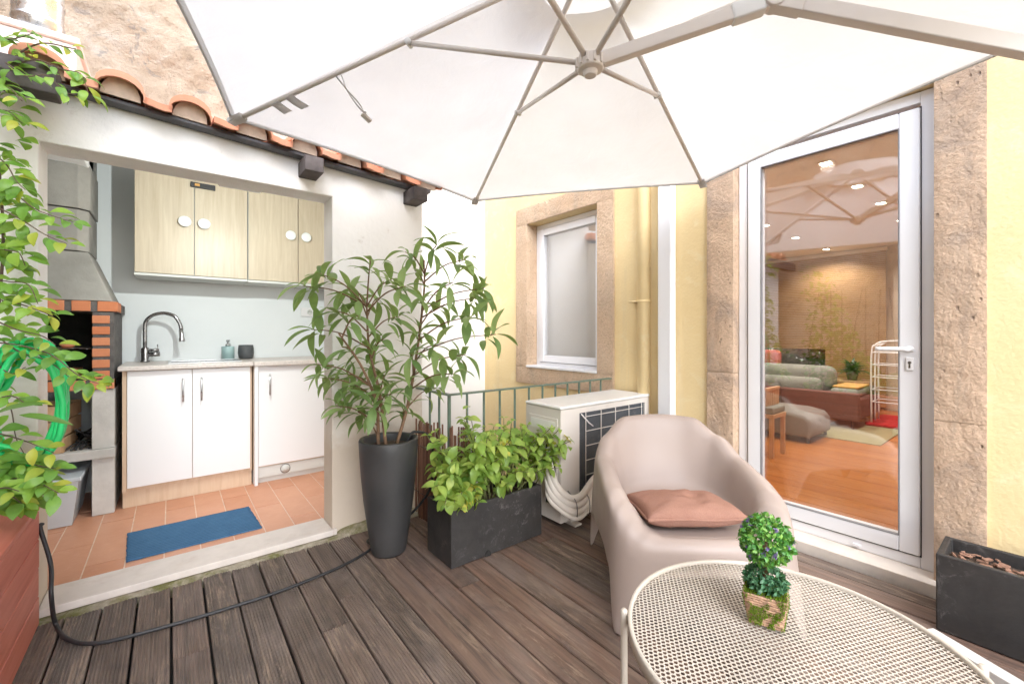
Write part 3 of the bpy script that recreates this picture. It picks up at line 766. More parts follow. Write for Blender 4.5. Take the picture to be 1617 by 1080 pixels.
# slatted blind
bl = thing('slatted_blind', (XF - .05, 2.2, GZ0), 'wide wooden slat blind across the far wall of the room', 'blind')
BZ1 = H + 1.14
m = MB(); z = H - .24; n = 0
while z < BZ1:
    m.box((XF - .05, 1.42, z), (XF - .035, 3.6, z + .019)); z += .027
z = .16
while z < H - .25:
    m.box((XF - .05, 1.42, z), (XF - .035, 2.12, z + .019)); z += .027
o = m.build('slats', 'blind_slat', bl); o['kind'] = 'stuff'
m = MB(); m.box((XF - .07, 1.40, BZ1), (XF - .01, 3.62, BZ1 + .05)); m.build('head_rail', 'ceiling_white', bl, bevel=.004)
# hedge outside the far window
mats_ = []
for i in range(6500):
    p = Vector((XF + .8 + rnd.uniform(-.25, .6), rnd.uniform(1.6, 5.0), rnd.uniform(-.1, 1.5)))
    d = Vector((rnd.uniform(-1, .2), rnd.uniform(-1, 1), rnd.uniform(-.6, .8)))
    mats_.append(basis(p, d, (rnd.uniform(-1, 0), rnd.uniform(-.5, .5), 1), rnd.uniform(.10, .22)))
hd = stuff_leaves('garden_hedge', 'leaf_hedge', None, mats_, (.5, .3, .2, 3, .7)); tag(hd, 'dark green garden foliage seen through the far window of the room', 'hedge', kind='stuff')

# downlights
DL = [(3.61, .99), (4.37, .985), (5.11, .98), (6.06, .99), (5.16, 1.98), (6.13, 2.0), (7.3, 2.0)]
for (x, y) in DL:
    row = [q for q in DL if (q[1] < 1.2) == (y < 1.2)]; k_ = row.index((x, y)); wh = ['first', 'second', 'third', 'fourth', 'fifth'][k_]
    near = f'lit square ceiling downlight, {wh} from the glass door in the ' + ('right row' if y < 1.2 else 'left row')
    t_ = thing('downlight', (x, y, CEIL - .01), near, 'downlight', 'ceiling downlights in the room')
    m = MB(); ring_ = m.box((x - .05, y - .05, CEIL - .008), (x + .05, y + .05, CEIL - .001)); m.build('trim', 'ceiling_white', t_, bevel=.002)
    m = MB(); m.box((x - .03, y - .03, CEIL - .0105), (x + .03, y + .03, CEIL - .0082)); m.build('lamp', 'lamp_glow', t_)
    ld = bpy.data.lights.new('downlight_lamp', 'SPOT'); ld.energy = 16; ld.spot_size = R(150); ld.spot_blend = .6; ld.color = (1, .94, .85); ld.shadow_soft_size = .04
    lo = bpy.data.objects.new('downlight_lamp', ld); COL.objects.link(lo); lo.parent = t_; lo.location = (0, 0, -.012)
# =====================================================================================================
#                                         PATIO OBJECTS
# =====================================================================================================
# ------------------------------------------------------------------ parasol
HC = .95
OC = Vector((1.165, 1.02, 0))
cA, cB, cC = at_z(365, 187, H + HC), at_z(749, 318, H + HC), at_z(1111, 290, H + HC)
def opp(p): q = OC * 2 - p; q.z = p.z; return q
corners = [cA, cB, cC, opp(cA), opp(cB), opp(cC)]
apex = Vector((OC.x, OC.y, H + 1.372)); hub = Vector((OC.x, OC.y, H + .955))
pz = thing('parasol', (2.05, -.10, 0), 'large cream hexagonal cantilever parasol with pale metal ribs over the patio', 'parasol')
NR, NS = 14, 12
HOLE = .15
m = MB()
for s in range(6):
    a, b = corners[s], corners[(s + 1) % 6]
    base = len(m.v)
    for i in range(NR + 1):
        t = HOLE + (1 - HOLE) * i / NR
        for j in range(NS + 1):
            q = j / NS
            e = a.lerp(b, q)
            inward = (1 - 4 * (q - .5) ** 2)
            e2 = e + (Vector((OC.x, OC.y, e.z)) - e) * (.028 * inward)
            p = apex.lerp(e2, t)
            p.z -= .040 * inward * math.sin(PI * t) ** .7 - .005 * noise.noise((p.x * 5, p.y * 5, s * 3.)) * inward
            m.v.append(tuple(p))
    for i in range(NR):
        for j in range(NS):
            q = base + i * (NS + 1) + j; m.f.append((q, q + 1, q + NS + 2, q + NS + 1))
cn = m.build('canopy', 'canopy_cloth', pz, True)
# hem along the edge
m = MB()
for s in range(6):
    a, b = corners[s], corners[(s + 1) % 6]; pts = []
    for j in range(NS + 1):
        q = j / NS; e = a.lerp(b, q); inward = (1 - 4 * (q - .5) ** 2); pts.append(e + (Vector((OC.x, OC.y, e.z)) - e) * (.028 * inward))
    m.tube(pts, .0045, 6)
m.build('hem', 'canopy_cloth', cn, True)
m = MB()
for s in range(6):
    a, b = corners[s], corners[(s + 1) % 6]; b0 = len(m.v)
    for j in range(NS + 1):
        q = j / NS; e = a.lerp(b, q); inward = (1 - 4 * (q - .5) ** 2); c3 = Vector((OC.x, OC.y, e.z)); e2 = e + (c3 - e) * (.028 * inward)
        for t in (1., .985):
            p = apex.lerp(e2, t); p.z -= .040 * inward * max(0, math.sin(PI * t)) ** .7 + .0025; m.v.append(tuple(p))
    for j in range(NS): q = b0 + 2 * j; m.f.append((q, q + 2, q + 3, q + 1))
m.build('hem_band', 'canopy_cloth', cn, True)
# vent cap
m = MB(); n = 36
m.v.append((apex.x, apex.y, apex.z + .065))
for k_, (r, dz) in enumerate(((.1, .045), (.2, .018), (.31, -.018))):
    for i in range(n): m.v.append((apex.x + r * math.cos(2 * PI * i / n), apex.y + r * math.sin(2 * PI * i / n), apex.z + dz + .004 * math.cos(6 * 2 * PI * i / n)))
m.f += [(0, 1 + i, 1 + (i + 1) % n) for i in range(n)]
for k_ in range(2): m.f += [(1 + k_ * n + i, 1 + k_ * n + (i + 1) % n, 1 + (k_ + 1) * n + (i + 1) % n, 1 + (k_ + 1) * n + i) for i in range(n)]
m.build('vent_cap', 'canopy_cloth', pz, True)
m = MB(); m.lathe([(.03, -.05), (.05, -.04), (.05, 0.), (.03, .02)], apex - Vector((0, 0, .02)), 16); m.build('top_hub', 'parasol_alu', pz, True)
tfr = .455
for s in range(6):
    c = corners[s]; a0 = apex - Vector((0, 0, .035)); c0 = c - Vector((0, 0, .018)); c0 = c0.lerp(a0, .012)
    m = MB(); m.tube([a0, c0], .0102, 10); rb = m.build('rib', 'parasol_alu', pz, True)
    d = (c0 - a0).normalized()
    m = MB(); m.bar(c0 - d * .05, c0 + d * .022, .042, .022); m.build('corner_pocket', 'canopy_cloth', rb, bevel=.004)
    j = a0.lerp(c0, tfr) - Vector((0, 0, .012)); hb = hub + (Vector((c.x, c.y, 0)) - Vector((hub.x, hub.y, 0))).normalized() * .045 + Vector((0, 0, .012))
    m = MB(); m.tube([hb, j], .0098, 10); m.build('strut', 'parasol_alu', pz, True)
    m = MB(); sd_ = d.cross(Vector((0, 0, 1))).normalized(); m.tube([j - sd_ * .016, j + sd_ * .016], .013, 12); m.build('joint', 'base_white', rb, True)
m = MB(); m.lathe([(.019, -.044), (.022, -.042), (.026, -.026), (.043, -.023), (.048, -.017), (.048, .016), (.042, .024), (.026, .028)], hub, 24)
for k_ in range(12):
    a = 2 * PI * k_ / 12; m.box((-.005, .042, -.016), (.005, .054, .016), Matrix.Translation(hub) @ Matrix.Rotation(a, 4, 'Z'))
m.build('hub', 'parasol_alu', pz, bevel=.002)
mast = Vector((2.05, -.10, 0))
def on_plane(u, v):
    d = ray(u, v); hd_ = Vector((mast.x - hub.x, mast.y - hub.y)); 
    # intersect horizontally with the vertical plane hub-mast
    den = d.x * hd_.y - d.y * hd_.x; t = (hub.x * hd_.y - hub.y * hd_.x) / den
    return Vector((0, 0, H)) + d * t
elbow = on_plane(1222, 2); mid = on_plane(1617, 76)
end = mid + (mid - elbow) * ((Vector((mast.x, mast.y, 0)) - Vector((mid.x, mid.y, 0))).length / Vector((mid.x - elbow.x, mid.y - elbow.y, 0)).length)
m = MB(); m.bar(hub + (elbow - hub) * .06, elbow, .034, .046); m.build('arm', 'parasol_alu', pz, bevel=.005)
m = MB(); m.bar(elbow, end, .036, .050); m.build('arm', 'parasol_alu', pz, bevel=.005)
dd = (elbow - hub).normalized(); 
m = MB(); m.bar(elbow - dd * .13, elbow - dd * .03, .046, .058); m.build('arm_sleeve', 'base_white', pz, bevel=.008)
ex = (end - elbow).normalized(); sdv = ex.cross(Vector((0, 0, 1))).normalized()
m = MB(); m.tube([elbow - sdv * .026, elbow + sdv * .026], .030, 20); m.bar(elbow + ex * .0, elbow + ex * .09, .044, .056); m.build('elbow_joint', 'parasol_alu', pz, bevel=.004)
m = MB(); q = mid - ex * .004; m.bar(q - ex * .012 + sdv * -.019, q + ex * .06 + sdv * -.019, .003, .005); m.build('slot', 'metal_black', pz)
m = MB(); m.tube([mast + Vector((0, 0, .05)), Vector((mast.x, mast.y, end.z + .06))], .028, 20); m.build('mast', 'parasol_alu', pz, True)
m = MB(); m.box((-.045, -.045, -.06), (.045, .045, .06), Matrix.Translation(Vector((mast.x, mast.y, end.z)))); m.build('slider', 'parasol_alu', pz, bevel=.008)
pe = Vector((2.262, .296, .03)); dB = Vector((mast.x - pe.x, mast.y - pe.y, 0)); c_ = Vector((mast.x, mast.y, .03)); sB = Vector((-dB.y, dB.x, 0))
for a, b in ((pe, c_ + dB), ):
    m = MB(); m.bar(a, b, .055, .046); m.build('base_bar', 'base_white', pz, bevel=.004)
m = MB(); m.bar(c_ - sB * .9 + Vector((0, 0, .047)), c_ + sB * .9 + Vector((0, 0, .047)), .055, .046); m.build('base_bar', 'base_white', pz, bevel=.004)
# tie strap with buckle, velcro tabs on the rib to the roof corner
a0 = apex - Vector((0, 0, .035)); 
def on_rib(t, dz=-.012): p = a0.lerp(corners[0] - Vector((0, 0, .018)), t); p.z += dz; return p
side = (corners[1] - corners[0]).normalized()
def ribbon(pts, wv, wd, nm='tie_strap'):
    m = MB(); pts = bez(pts, 6)
    for p in pts: m.v += [tuple(p - wv * wd / 2), tuple(p + wv * wd / 2)]
    for i in range(len(pts) - 1): m.f.append((2 * i, 2 * i + 1, 2 * i + 3, 2 * i + 2))
    m.build(nm, 'canopy_cloth', pz, True, solid=.002)
p = on_rib(.66); ribbon([p, p + side * .05 + Vector((0, 0, -.035)), p + side * .10 + Vector((.01, 0, -.075)), p + side * .13 + Vector((.0, .01, -.10))], Vector((.3, .9, .2)), .022)
p = on_rib(.645); ribbon([p, p + side * .03 + Vector((0, 0, -.06)), p + side * .09 + Vector((0, 0, -.11)), p + side * .12 + Vector((0, .01, -.105))], Vector((.3, .9, .2)), .022)
for t_, s_ in ((.80, .06), (.845, .045)):
    p = on_rib(t_); ribbon([p - side * .012, p + side * .02 + Vector((0, 0, -.012)), p + side * s_ + Vector((0, 0, -.02))], (a0 - corners[0]).normalized(), .04, 'velcro_tab')
p = on_rib(.66) + side * .14 + Vector((0, .01, -.108))
m = MB(); m.bar(p - side * .018 + Vector((0, 0, .008)), p + side * .024 + Vector((0, 0, -.012)), .026, .012); m.build('buckle', 'parasol_alu', pz, bevel=.003)

# ------------------------------------------------------------------ armchair
fl, rl = Vector((1.343, 1.042, 0)), Vector((1.835, 1.600, 0))
yv = (rl - fl).normalized(); xv = Vector((yv.y, -yv.x, 0))
HWD, HDP = .385, .380
ctr = fl + yv * .380 + xv * .362
ac_ = thing('armchair', ctr, 'taupe moulded plastic tub armchair with curved back beside the mesh table', 'armchair')
CH = Matrix(((xv.x, yv.x, 0, ctr.x), (xv.y, yv.y, 0, ctr.y), (0, 0, 1, 0), (0, 0, 0, 1)))
def interp(tab, x):
    for (a, va), (b, vb) in zip(tab[:-1], tab[1:]):
        if a <= x <= b: t = (x - a) / (b - a); t = t * t * (3 - 2 * t); return va + (vb - va) * t
    return tab[-1][1]
# t = |angle from the back| in degrees
rim_h = [(0, .735), (22, .725), (50, .645), (80, .565), (105, .512), (122, .472), (136, .432), (150, .396), (164, .380), (180, .377)]
arch = [(0, .23), (22, .20), (36, .05), (42, 0), (54, 0), (60, .05), (75, .24), (95, .27), (112, .22), (123, .04), (128, 0), (144, 0), (150, .05), (162, .21), (180, .25)]
NA = 96
def sup(phi, a, b, n):
    c, s = math.cos(phi), math.sin(phi)
    return Vector((a * math.copysign(abs(c) ** (2 / n), c), b * math.copysign(abs(s) ** (2 / n), s), 0))
m = MB(); rings = 15
for i in range(NA):
    phi = PI / 2 + 2 * PI * i / NA                       # 90 deg = back (+y)
    t = abs(((math.degrees(phi) - 90 + 180) % 360) - 180)
    h = interp(rim_h, t); zb = interp(arch, t)
    back = max(0, 1 - t / 90)
    front = max(0, min(1, (t - 130) / 25))
    p0 = sup(phi, HWD * 1.02, HDP * 1.03, 8)                            # foot print
    n1_ = 2.95 + .9 * max(0, (t - 40) / 140)
    p1 = sup(phi, HWD * .965, HDP * (.955 + .03 * front), n1_)  # near rim
    lean = Vector((0, .03 * back, 0))
    out = []
    for k_ in range(6):
        q = k_ / 5; z = zb + (h - .03 - zb) * q
        f_ = (z / .72)
        out.append(p0.lerp(p1, min(1, f_ * 1.1)) + lean * f_ + Vector((0, 0, z)))
    rim_r = .030 + .014 * (1 - front) * min(1, t / 90)
    pin = sup(phi, HWD * .965 - rim_r * 2, HDP * .955 - rim_r * 2, n1_ - .15)
    top_o = p1 + lean * (h / .72)
    out.append(top_o.lerp(pin + lean, .10) + Vector((0, 0, h - .008)))
    out.append(top_o.lerp(pin + lean, .45) + Vector((0, 0, h)))
    out.append(top_o.lerp(pin + lean, .85) + Vector((0, 0, h - .007)))
    zs = .362
    pi_ = pin * 1.0 + lean
    seat = sup(phi, .245, .25 + .04 * front, 2.8) + Vector((0, -.012 * (1 - front), 0))
    for q, zq in ((.22, .70), (.48, .36), (.75, .10), (1., 0.)):
        p = pi_.lerp(seat, q); out.append(p + Vector((0, 0, zs + (h - .02 - zs) * zq)))
    out.append(seat * .72 + Vector((0, 0, zs - .012))); out.append(seat * .3 + Vector((0, 0, zs - .016)))
    m.v += [tuple(p) for p in out]
for i in range(NA):
    for k_ in range(rings - 1):
        a = i * rings + k_; b = ((i + 1) % NA) * rings + k_; m.f.append((a, b, b + 1, a + 1))
m.v.append((0, 0, .358)); m.f += [(i * rings + rings - 1, ((i + 1) % NA) * rings + rings - 1, len(m.v) - 1) for i in range(NA)]
me = m.mesh('shell', 'plastic_taupe', True)
sh = link('shell', me, ac_, CH); ss = sh.modifiers.new('solid', 'SOLIDIFY'); ss.thickness = .007; ss.offset = -1; finish(sh, sub=1)
# cushion
cu = thing('cushion', ctr + Vector((0, 0, .37)), 'rose brown fabric cushion lying on the taupe armchair seat', 'cushion')
m = MB(); n = 28; nn = 40
cw, cd, chh = .212, .158, .056
def cush(u, v, sgn):
    e = (1 - abs(u) ** 2.6) * (1 - abs(v) ** 2.6)
    x = cw * u * (1 - .06 * (1 - v * v)) ; y = cd * v * (1 - .06 * (1 - u * u))
    z = sgn * (chh * max(0, e) ** .38 + .016 * noise.noise((u * 2.5, v * 2.5, sgn * 4)) * max(0, e) + .005 * noise.noise((u * 7 + v * 3, v * 6, 2)) * max(0, e)) + .007 * noise.noise((u * 1.4, v * 1.4, 9))
    return (x, y, z)
for sgn in (1, -1):
    b0 = len(m.v)
    for j in range(n + 1):
        for i in range(n + 1): m.v.append(cush(-1 + 2 * i / n, -1 + 2 * j / n, sgn))
    for j in range(n):
        for i in range(n): q = b0 + j * (n + 1) + i; m.f.append((q, q + 1, q + n + 2, q + n + 1))
CM = CH @ Matrix.Translation((-.03, -.125, .414)) @ Matrix.Rotation(R(6), 4, 'Z') @ Matrix.Rotation(R(-4), 4, 'X')
bm = bmesh.new(); me = m.mesh('pad', 'cushion_rose', True); bm.from_mesh(me); bmesh.ops.remove_doubles(bm, verts=bm.verts, dist=.0008); bmesh.ops.recalc_face_normals(bm, faces=bm.faces); bm.to_mesh(me); bm.free(); me.polygons.foreach_set('use_smooth', [True] * len(me.polygons))
link('pad', me, cu, CM)
m = MB(); pts = []
for k_ in range(81):
    a = k_ / 20
    u, v = [(-1 + 2 * (a % 1), -1), (1, -1 + 2 * (a % 1)), (1 - 2 * (a % 1), 1), (-1, 1 - 2 * (a % 1))][int(a) % 4]
    p = Vector(cush(u, v, 1)); p.x *= .995; p.y *= .995; pts.append(p)
m.tube(pts, .0058, 8, False); link('piping', m.mesh('piping', 'cushion_rose', True), cu, CM)

# ------------------------------------------------------------------ coffee table
TC = Vector((1.19, .40, .42)); TR = .385
tb = thing('coffee_table', (TC.x, TC.y, 0), 'round beige metal coffee table with perforated mesh top', 'table')
m = MB(); s = .0072; cellx = math.sqrt(3) * s; celly = 1.5 * s
rot = Matrix.Rotation(R(-12), 3, 'Z')
nx = int(TR / cellx) + 2; ny = int(TR / celly) + 2; vid = {}
def vert(p):
    key = (round(p[0], 5), round(p[1], 5))
    if key not in vid: vid[key] = len(m.v); m.v.append((p[0], p[1], 0))
    return vid[key]
for j in range(-ny, ny + 1):
    for i in range(-nx, nx + 1):
        cx = (i + .5 * (j % 2)) * cellx; cy = j * celly
        if cx * cx + cy * cy > (TR - .012) ** 2: continue
        o_ = []; in_ = []
        for k_ in range(6):
            a = PI / 6 + k_ * PI / 3
            o_.append(vert((cx + s * math.cos(a), cy + s * math.sin(a))))
            m.v.append((cx + s * .78 * math.cos(a) * 1.02, cy + s * .78 * math.sin(a) * .92, 0)); in_.append(len(m.v) - 1)
        for k_ in range(6): m.f.append((o_[k_], o_[(k_ + 1) % 6], in_[(k_ + 1) % 6], in_[k_]))
me = m.mesh('mesh_top', 'table_paint')
o = link('mesh_top', me, tb, Matrix.Translation(TC - Vector((0, 0, .006))) @ Matrix.Rotation(R(38), 4, 'Z')); o['kind'] = 'stuff'; finish(o, solid=.0018)
m = MB(); m.lathe([(TR - .011, -.008), (TR - .011, .0), (TR - .009, .003), (TR - .002, .003), (TR, .0), (TR, -.028), (TR - .003, -.030), (TR - .005, -.028), (TR - .005, -.008), (TR - .011, -.008)], TC, 96, False, False); m.build('rim', 'table_paint', tb, True)
for a in (124, 214, 310):
    p = TC + Vector((math.cos(R(a)), math.sin(R(a)), 0)) * (TR + .010)
    m = MB(); m.tube([(p.x, p.y, 0), (p.x, p.y, TC.z + .002), (p.x, p.y, TC.z + .007)], [.0095, .0095, .006], 14)
    pin = TC + Vector((math.cos(R(a)), math.sin(R(a)), 0)) * (TR - .003); m.bar(pin - Vector((0, 0, .018)), p - Vector((0, 0, .018)), .012, .014); m.build('leg', 'table_paint', tb, True)
# ------------------------------------------------------------------ topiary on the table
tp0 = at_z(1209, 978, .42); tp0.z = .4235
tp = thing('topiary', tp0, 'artificial double ball topiary in a square straw and moss pot on the table', 'plant')
TM = Matrix.Translation(tp0) @ Matrix.Rotation(R(20), 4, 'Z')
bw, tw, ph = .036, .048, .080
def potpt(u, v, side):
    """u -1..1 across, v 0..1 up"""
    hw = bw + (tw - bw) * v; x, y = u * hw, -hw
    for _ in range(side): x, y = -y, x
    return Vector((x, y, v * ph))
m = MB(); m.add([potpt(-1, 0, s_) for s_ in range(4)] + [potpt(-1, 1, s_) for s_ in range(4)], [(3, 2, 1, 0), (4, 5, 6, 7)] + [(i, (i + 1) % 4, 4 + (i + 1) % 4, 4 + i) for i in range(4)])
link('pot', m.mesh('pot', 'straw_dark'), tp, TM)
m = MB(); r2 = random.Random(3)
for s_ in range(4):
    for i in range(13):
        v = (i + .5) / 13
        a, b = potpt(-1.02, v, s_), potpt(1.02, v, s_); pts = [a.lerp(b, q / 6) + Vector((0, 0, r2.uniform(-.0012, .0012))) for q in range(7)]
        m.tube(pts, .0034, 6)
link('straw_wrap', m.mesh('straw_wrap', 'straw', True), tp, TM)['kind'] = 'stuff'
m = MB(); m.att = []
lv, lf = leaf_shape(.35, .3, .1, 2, .6)
def tuft(p, nrm, sc):
    M = basis(p, nrm + Vector((r2.uniform(-.9, .9), r2.uniform(-.9, .9), r2.uniform(-.5, .9))), (r2.random(), r2.random(), r2.random()), sc)
    m.add([M @ Vector(q) for q in lv], lf); m.att += [r2.random()] * len(lv)
for s_ in range(4):
    nrm = Matrix.Rotation(s_ * PI / 2, 3, 'Z') @ Vector((0, -1, 0))
    for i in range(2600):
        u, v = r2.uniform(-1, 1), r2.random()
        if noise.noise((u * 1.6 + s_ * 7, v * 2.2, .3)) + .25 * noise.noise((u * 6, v * 6, s_)) > .02: tuft(potpt(u, v, s_) + nrm * .002, nrm, r2.uniform(.004, .0075))
for i in range(1500):
    u, v = r2.uniform(-1, 1), r2.uniform(-1, 1); tuft(Vector((u * tw, v * tw, ph - .001)), Vector((0, 0, 1)), r2.uniform(.006, .011))
link('moss', m.mesh('moss', 'moss_green'), tp, TM)['kind'] = 'stuff'
def ball(name, mat, c, rad, num, size, spec, zs=1., jit=.25):
    M4 = []
    for i in range(num):
        d = Vector((r2.gauss(0, 1), r2.gauss(0, 1), r2.gauss(0, 1))).normalized(); d.z *= zs
        q = rad * r2.uniform(.72, 1.0) ; p = Vector(c) + d * q
        dirv = d + Vector((r2.uniform(-1, 1), r2.uniform(-1, 1), r2.uniform(-1, 1))) * .8
        M4.append(TM @ basis(p, dirv, d + Vector((r2.uniform(-1, 1), r2.uniform(-1, 1), r2.uniform(-1, 1))) * .6, size * r2.uniform(.7, 1.3)))
    o = stuff_leaves(name, mat, tp, M4, spec); return o
ball('upper_foliage', 'leaf_topiary', (0, 0, .208), .060, 1500, .0135, (.62, .25, .3, 3, .7))
ball('lower_foliage', 'leaf_topiary_blue', (0, 0, .105), .047, 750, .0140, (.5, .25, .3, 3, .8), .62)
m = MB(); m.att = []
for i in range(30):
    d = Vector((r2.gauss(0, 1), r2.gauss(0, 1), r2.gauss(0, 1) * .8)).normalized(); c = Vector((0, 0, .208)) + d * .060
    for k_ in range(9):
        dv = d + Vector((r2.uniform(-1, 1), r2.uniform(-1, 1), r2.uniform(-1, 1))) * .9
        M = TM @ basis(c, dv, d, .0085); lv2, lf2 = leaf_shape(.7, .2, .3, 2, .7); m.add([M @ Vector(q) for q in lv2], lf2); m.att += [r2.random()] * len(lv2)
m.build('flowers', 'flower_purple', tp)['kind'] = 'stuff'
m = MB(); m.tube([(0, 0, .07), (0, 0, .2)], .008, 8); link('stem', m.mesh('stem', 'stem_brown', True), tp, TM)

# ------------------------------------------------------------------ planters
def trough(name, x0, x1, y0, y1, hgt, label, wall=.022, taper=.0):
    t = thing(name, ((x0 + x1) / 2, (y0 + y1) / 2, 0), label, 'planter')
    m = MB(); o4 = [(x0, y0), (x1, y0), (x1, y1), (x0, y1)]; i4 = [(x0 + wall, y0 + wall), (x1 - wall, y0 + wall), (x1 - wall, y1 - wall), (x0 + wall, y1 - wall)]
    m.add([(x, y, .002) for x, y in o4] + [(x, y, hgt) for x, y in o4] + [(x, y, hgt) for x, y in i4] + [(x, y, hgt - .09) for x, y in i4],
          [(3, 2, 1, 0)] + [(i, (i + 1) % 4, 4 + (i + 1) % 4, 4 + i) for i in range(4)] + [(4 + i, 4 + (i + 1) % 4, 8 + (i + 1) % 4, 8 + i) for i in range(4)] + [(8 + i, 8 + (i + 1) % 4, 12 + (i + 1) % 4, 12 + i) for i in range(4)] + [(12, 13, 14, 15)])
    m.build('box', 'fibre_clay_black', t, bevel=.005)
    m = MB(); n = 14
    for j in range(n + 1):
        for i in range(n + 1):
            x = x0 + wall + (x1 - x0 - 2 * wall) * i / n; y = y0 + wall + (y1 - y0 - 2 * wall) * j / n
            m.v.append((x, y, hgt - .05 + .012 * noise.noise((x * 14, y * 14, 2))))
    for j in range(n):
        for i in range(n): q = j * (n + 1) + i; m.f.append((q, q + 1, q + n + 2, q + n + 1))
    m.build('soil', 'soil', t, True)
    return t
pc = trough('planter', 1.09, 1.70, 1.86, 2.115, .292, 'black rectangular fibre clay trough holding the lime green shrub')
m = MB(); m.prism([(1.295, .002), (1.330, .002), (1.328, .022), (1.318, .032), (1.306, .030), (1.297, .018)], 'y', 1.853, 1.8595); m.build('drain_hole', 'soot', pc)
pr = trough('planter', 2.385, 2.625, -.55, .288, .305, 'black rectangular trough of dry soil and bark beside the glass door')
m = MB(); r3 = random.Random(5)
for i in range(170):
    p = Vector((r3.uniform(2.42, 2.59), r3.uniform(-.5, .255), .262 + r3.uniform(0, .012)))
    M = Matrix.Translation(p) @ Matrix.Rotation(r3.uniform(0, 6), 4, 'Z') @ Matrix.Rotation(r3.uniform(-.7, .7), 4, 'X')
    a = r3.uniform(.006, .016); m.box((-a, -a * .6, -.002), (a, a * .6, .003), M)
o = m.build('bark', 'bark_chips', pr); o['kind'] = 'stuff'

# ------------------------------------------------------------------ tall pot and its plant
PX, PY = .922, 2.235
pot = thing('tall_pot', (PX, PY, 0), 'tall tapered charcoal pot standing against the outbuilding corner', 'pot')
m = MB(); m.lathe([(.085, .003), (.090, .012), (.094, .03), (.112, .15), (.130, .28), (.144, .42), (.152, .54), (.1555, .605), (.153, .612), (.137, .612), (.133, .604), (.130, .56), (.0, .56)], (PX, PY, 0), 56, True, False); m.build('body', 'pot_charcoal', pot, True)
m = MB(); m.lathe([(.129, .565), (.08, .575), (.03, .572), (.001, .576)], (PX, PY, 0), 24, False, False); m.build('soil', 'soil', pot, True)
tpn = thing('tall_plant', (PX, PY, .57), 'leggy potted shrub with whorls of long narrow drooping leaves', 'plant')
tips = [(478, 452, .05), (492, 520, .1), (512, 596, .12), (505, 432, -.1), (548, 452, .15), (585, 412, -.15), (640, 398, .1), (690, 386, -.1), (735, 410, .05), (715, 446, -.2), (765, 455, .0), (700, 482, .18), (783, 528, -.05),
        (735, 560, .08), (745, 500, -.15), (690, 612, .1), (650, 560, -.12), (600, 470, .2), (566, 498, -.2), (540, 548, -.12), (585, 575, .15), (618, 622, -.15), (556, 612, .05), (640, 452, -.22), (664, 520, .2), (606, 535, -.05),
        (655, 428, .22), (588, 640, -.18), (630, 500, .0), (575, 545, .02), (610, 590, .12), (642, 600, .05), (525, 490, .0), (718, 590, -.1), (760, 470, .12), (668, 470, .02), (500, 575, -.02), (530, 640, .0), (565, 650, .12), (600, 655, .05), (640, 640, .16), (545, 590, .2), (590, 610, .0), (690, 545, .0), (620, 440, .0), (560, 470, .08)]
stems = [[(PX - .02, PY - .01, .57), (PX - .05, PY + .0, .85), (PX - .10, PY + .02, 1.10), (PX - .12, PY + .0, 1.32)],
         [(PX - .05, PY + .02, .57), (PX - .08, PY - .03, .8), (PX - .16, PY - .05, 1.0), (PX - .28, PY - .06, 1.18)],
         [(PX + .04, PY - .01, .57), (PX + .10, PY - .03, .80), (PX + .16, PY - .02, 1.10), (PX + .21, PY + .0, 1.42), (PX + .22, PY + .02, 1.60)]]
stem_pts = []
for st_ in stems:
    pts = bez(st_, 8); n = len(pts); m = MB(); m.tube(pts, [.0095 * (1 - .55 * i / n) for i in range(n)], 8); m.build('stem', 'stem_brown', tpn, True); stem_pts += pts
lm = leaf_meshes('leaf', 'leaf_tall', [(.27, .18, .30, 8, .95), (.29, .32, .25, 8, .92), (.25, .45, .35, 8, 1.0), (.30, .10, .2, 8, .9)])
m = MB(); r4 = random.Random(21); cnt = 0; more = []
FWD_ = Vector((SA, CA, 0))
for (u, v, dd_) in tips:
    dep = PX * SA + PY * CA + dd_ * .9 - .04
    p = Vector((0, 0, H)) + ray(u, v) * (dep / 677)
    q = min(stem_pts, key=lambda s_: (s_ - p).length + max(0, (s_.z - p.z + .10)) * 1.6)
    br = bez([q, q.lerp(p, .5) + Vector((0, 0, .03)), p], 5); m.tube(br, [.0045 * (1 - .5 * i / len(br)) for i in range(len(br))], 6)
    axis = ((br[-1] - br[-2]).normalized() + Vector((0, 0, .35))).normalized(); nl = r4.choice((7, 8, 8, 9)); ph0 = r4.uniform(0, 6)
    for k_ in range(nl):
        a = ph0 + k_ * 2.4; e1 = axis.cross(Vector((.3, .2, 1))).normalized(); e2 = axis.cross(e1)
        back = .045 * (k_ / nl)
        d = e1 * math.cos(a) + e2 * math.sin(a) + axis * r4.uniform(.15, .7) + Vector((0, 0, r4.uniform(-.35, .25)))
        L = r4.uniform(.105, .17)
        M = basis(p - axis * back * 2, d, (r4.uniform(-.3, .3), r4.uniform(-.3, .3), 1), L); cnt += 1
        if cnt <= 298: link('leaf', r4.choice(lm), tpn, M)
        else: more.append(M)
m.build('branches', 'stem_brown', tpn, True)
stuff_leaves('more_leaves', 'leaf_tall', tpn, more, (.27, .3, .3, 8, .95))

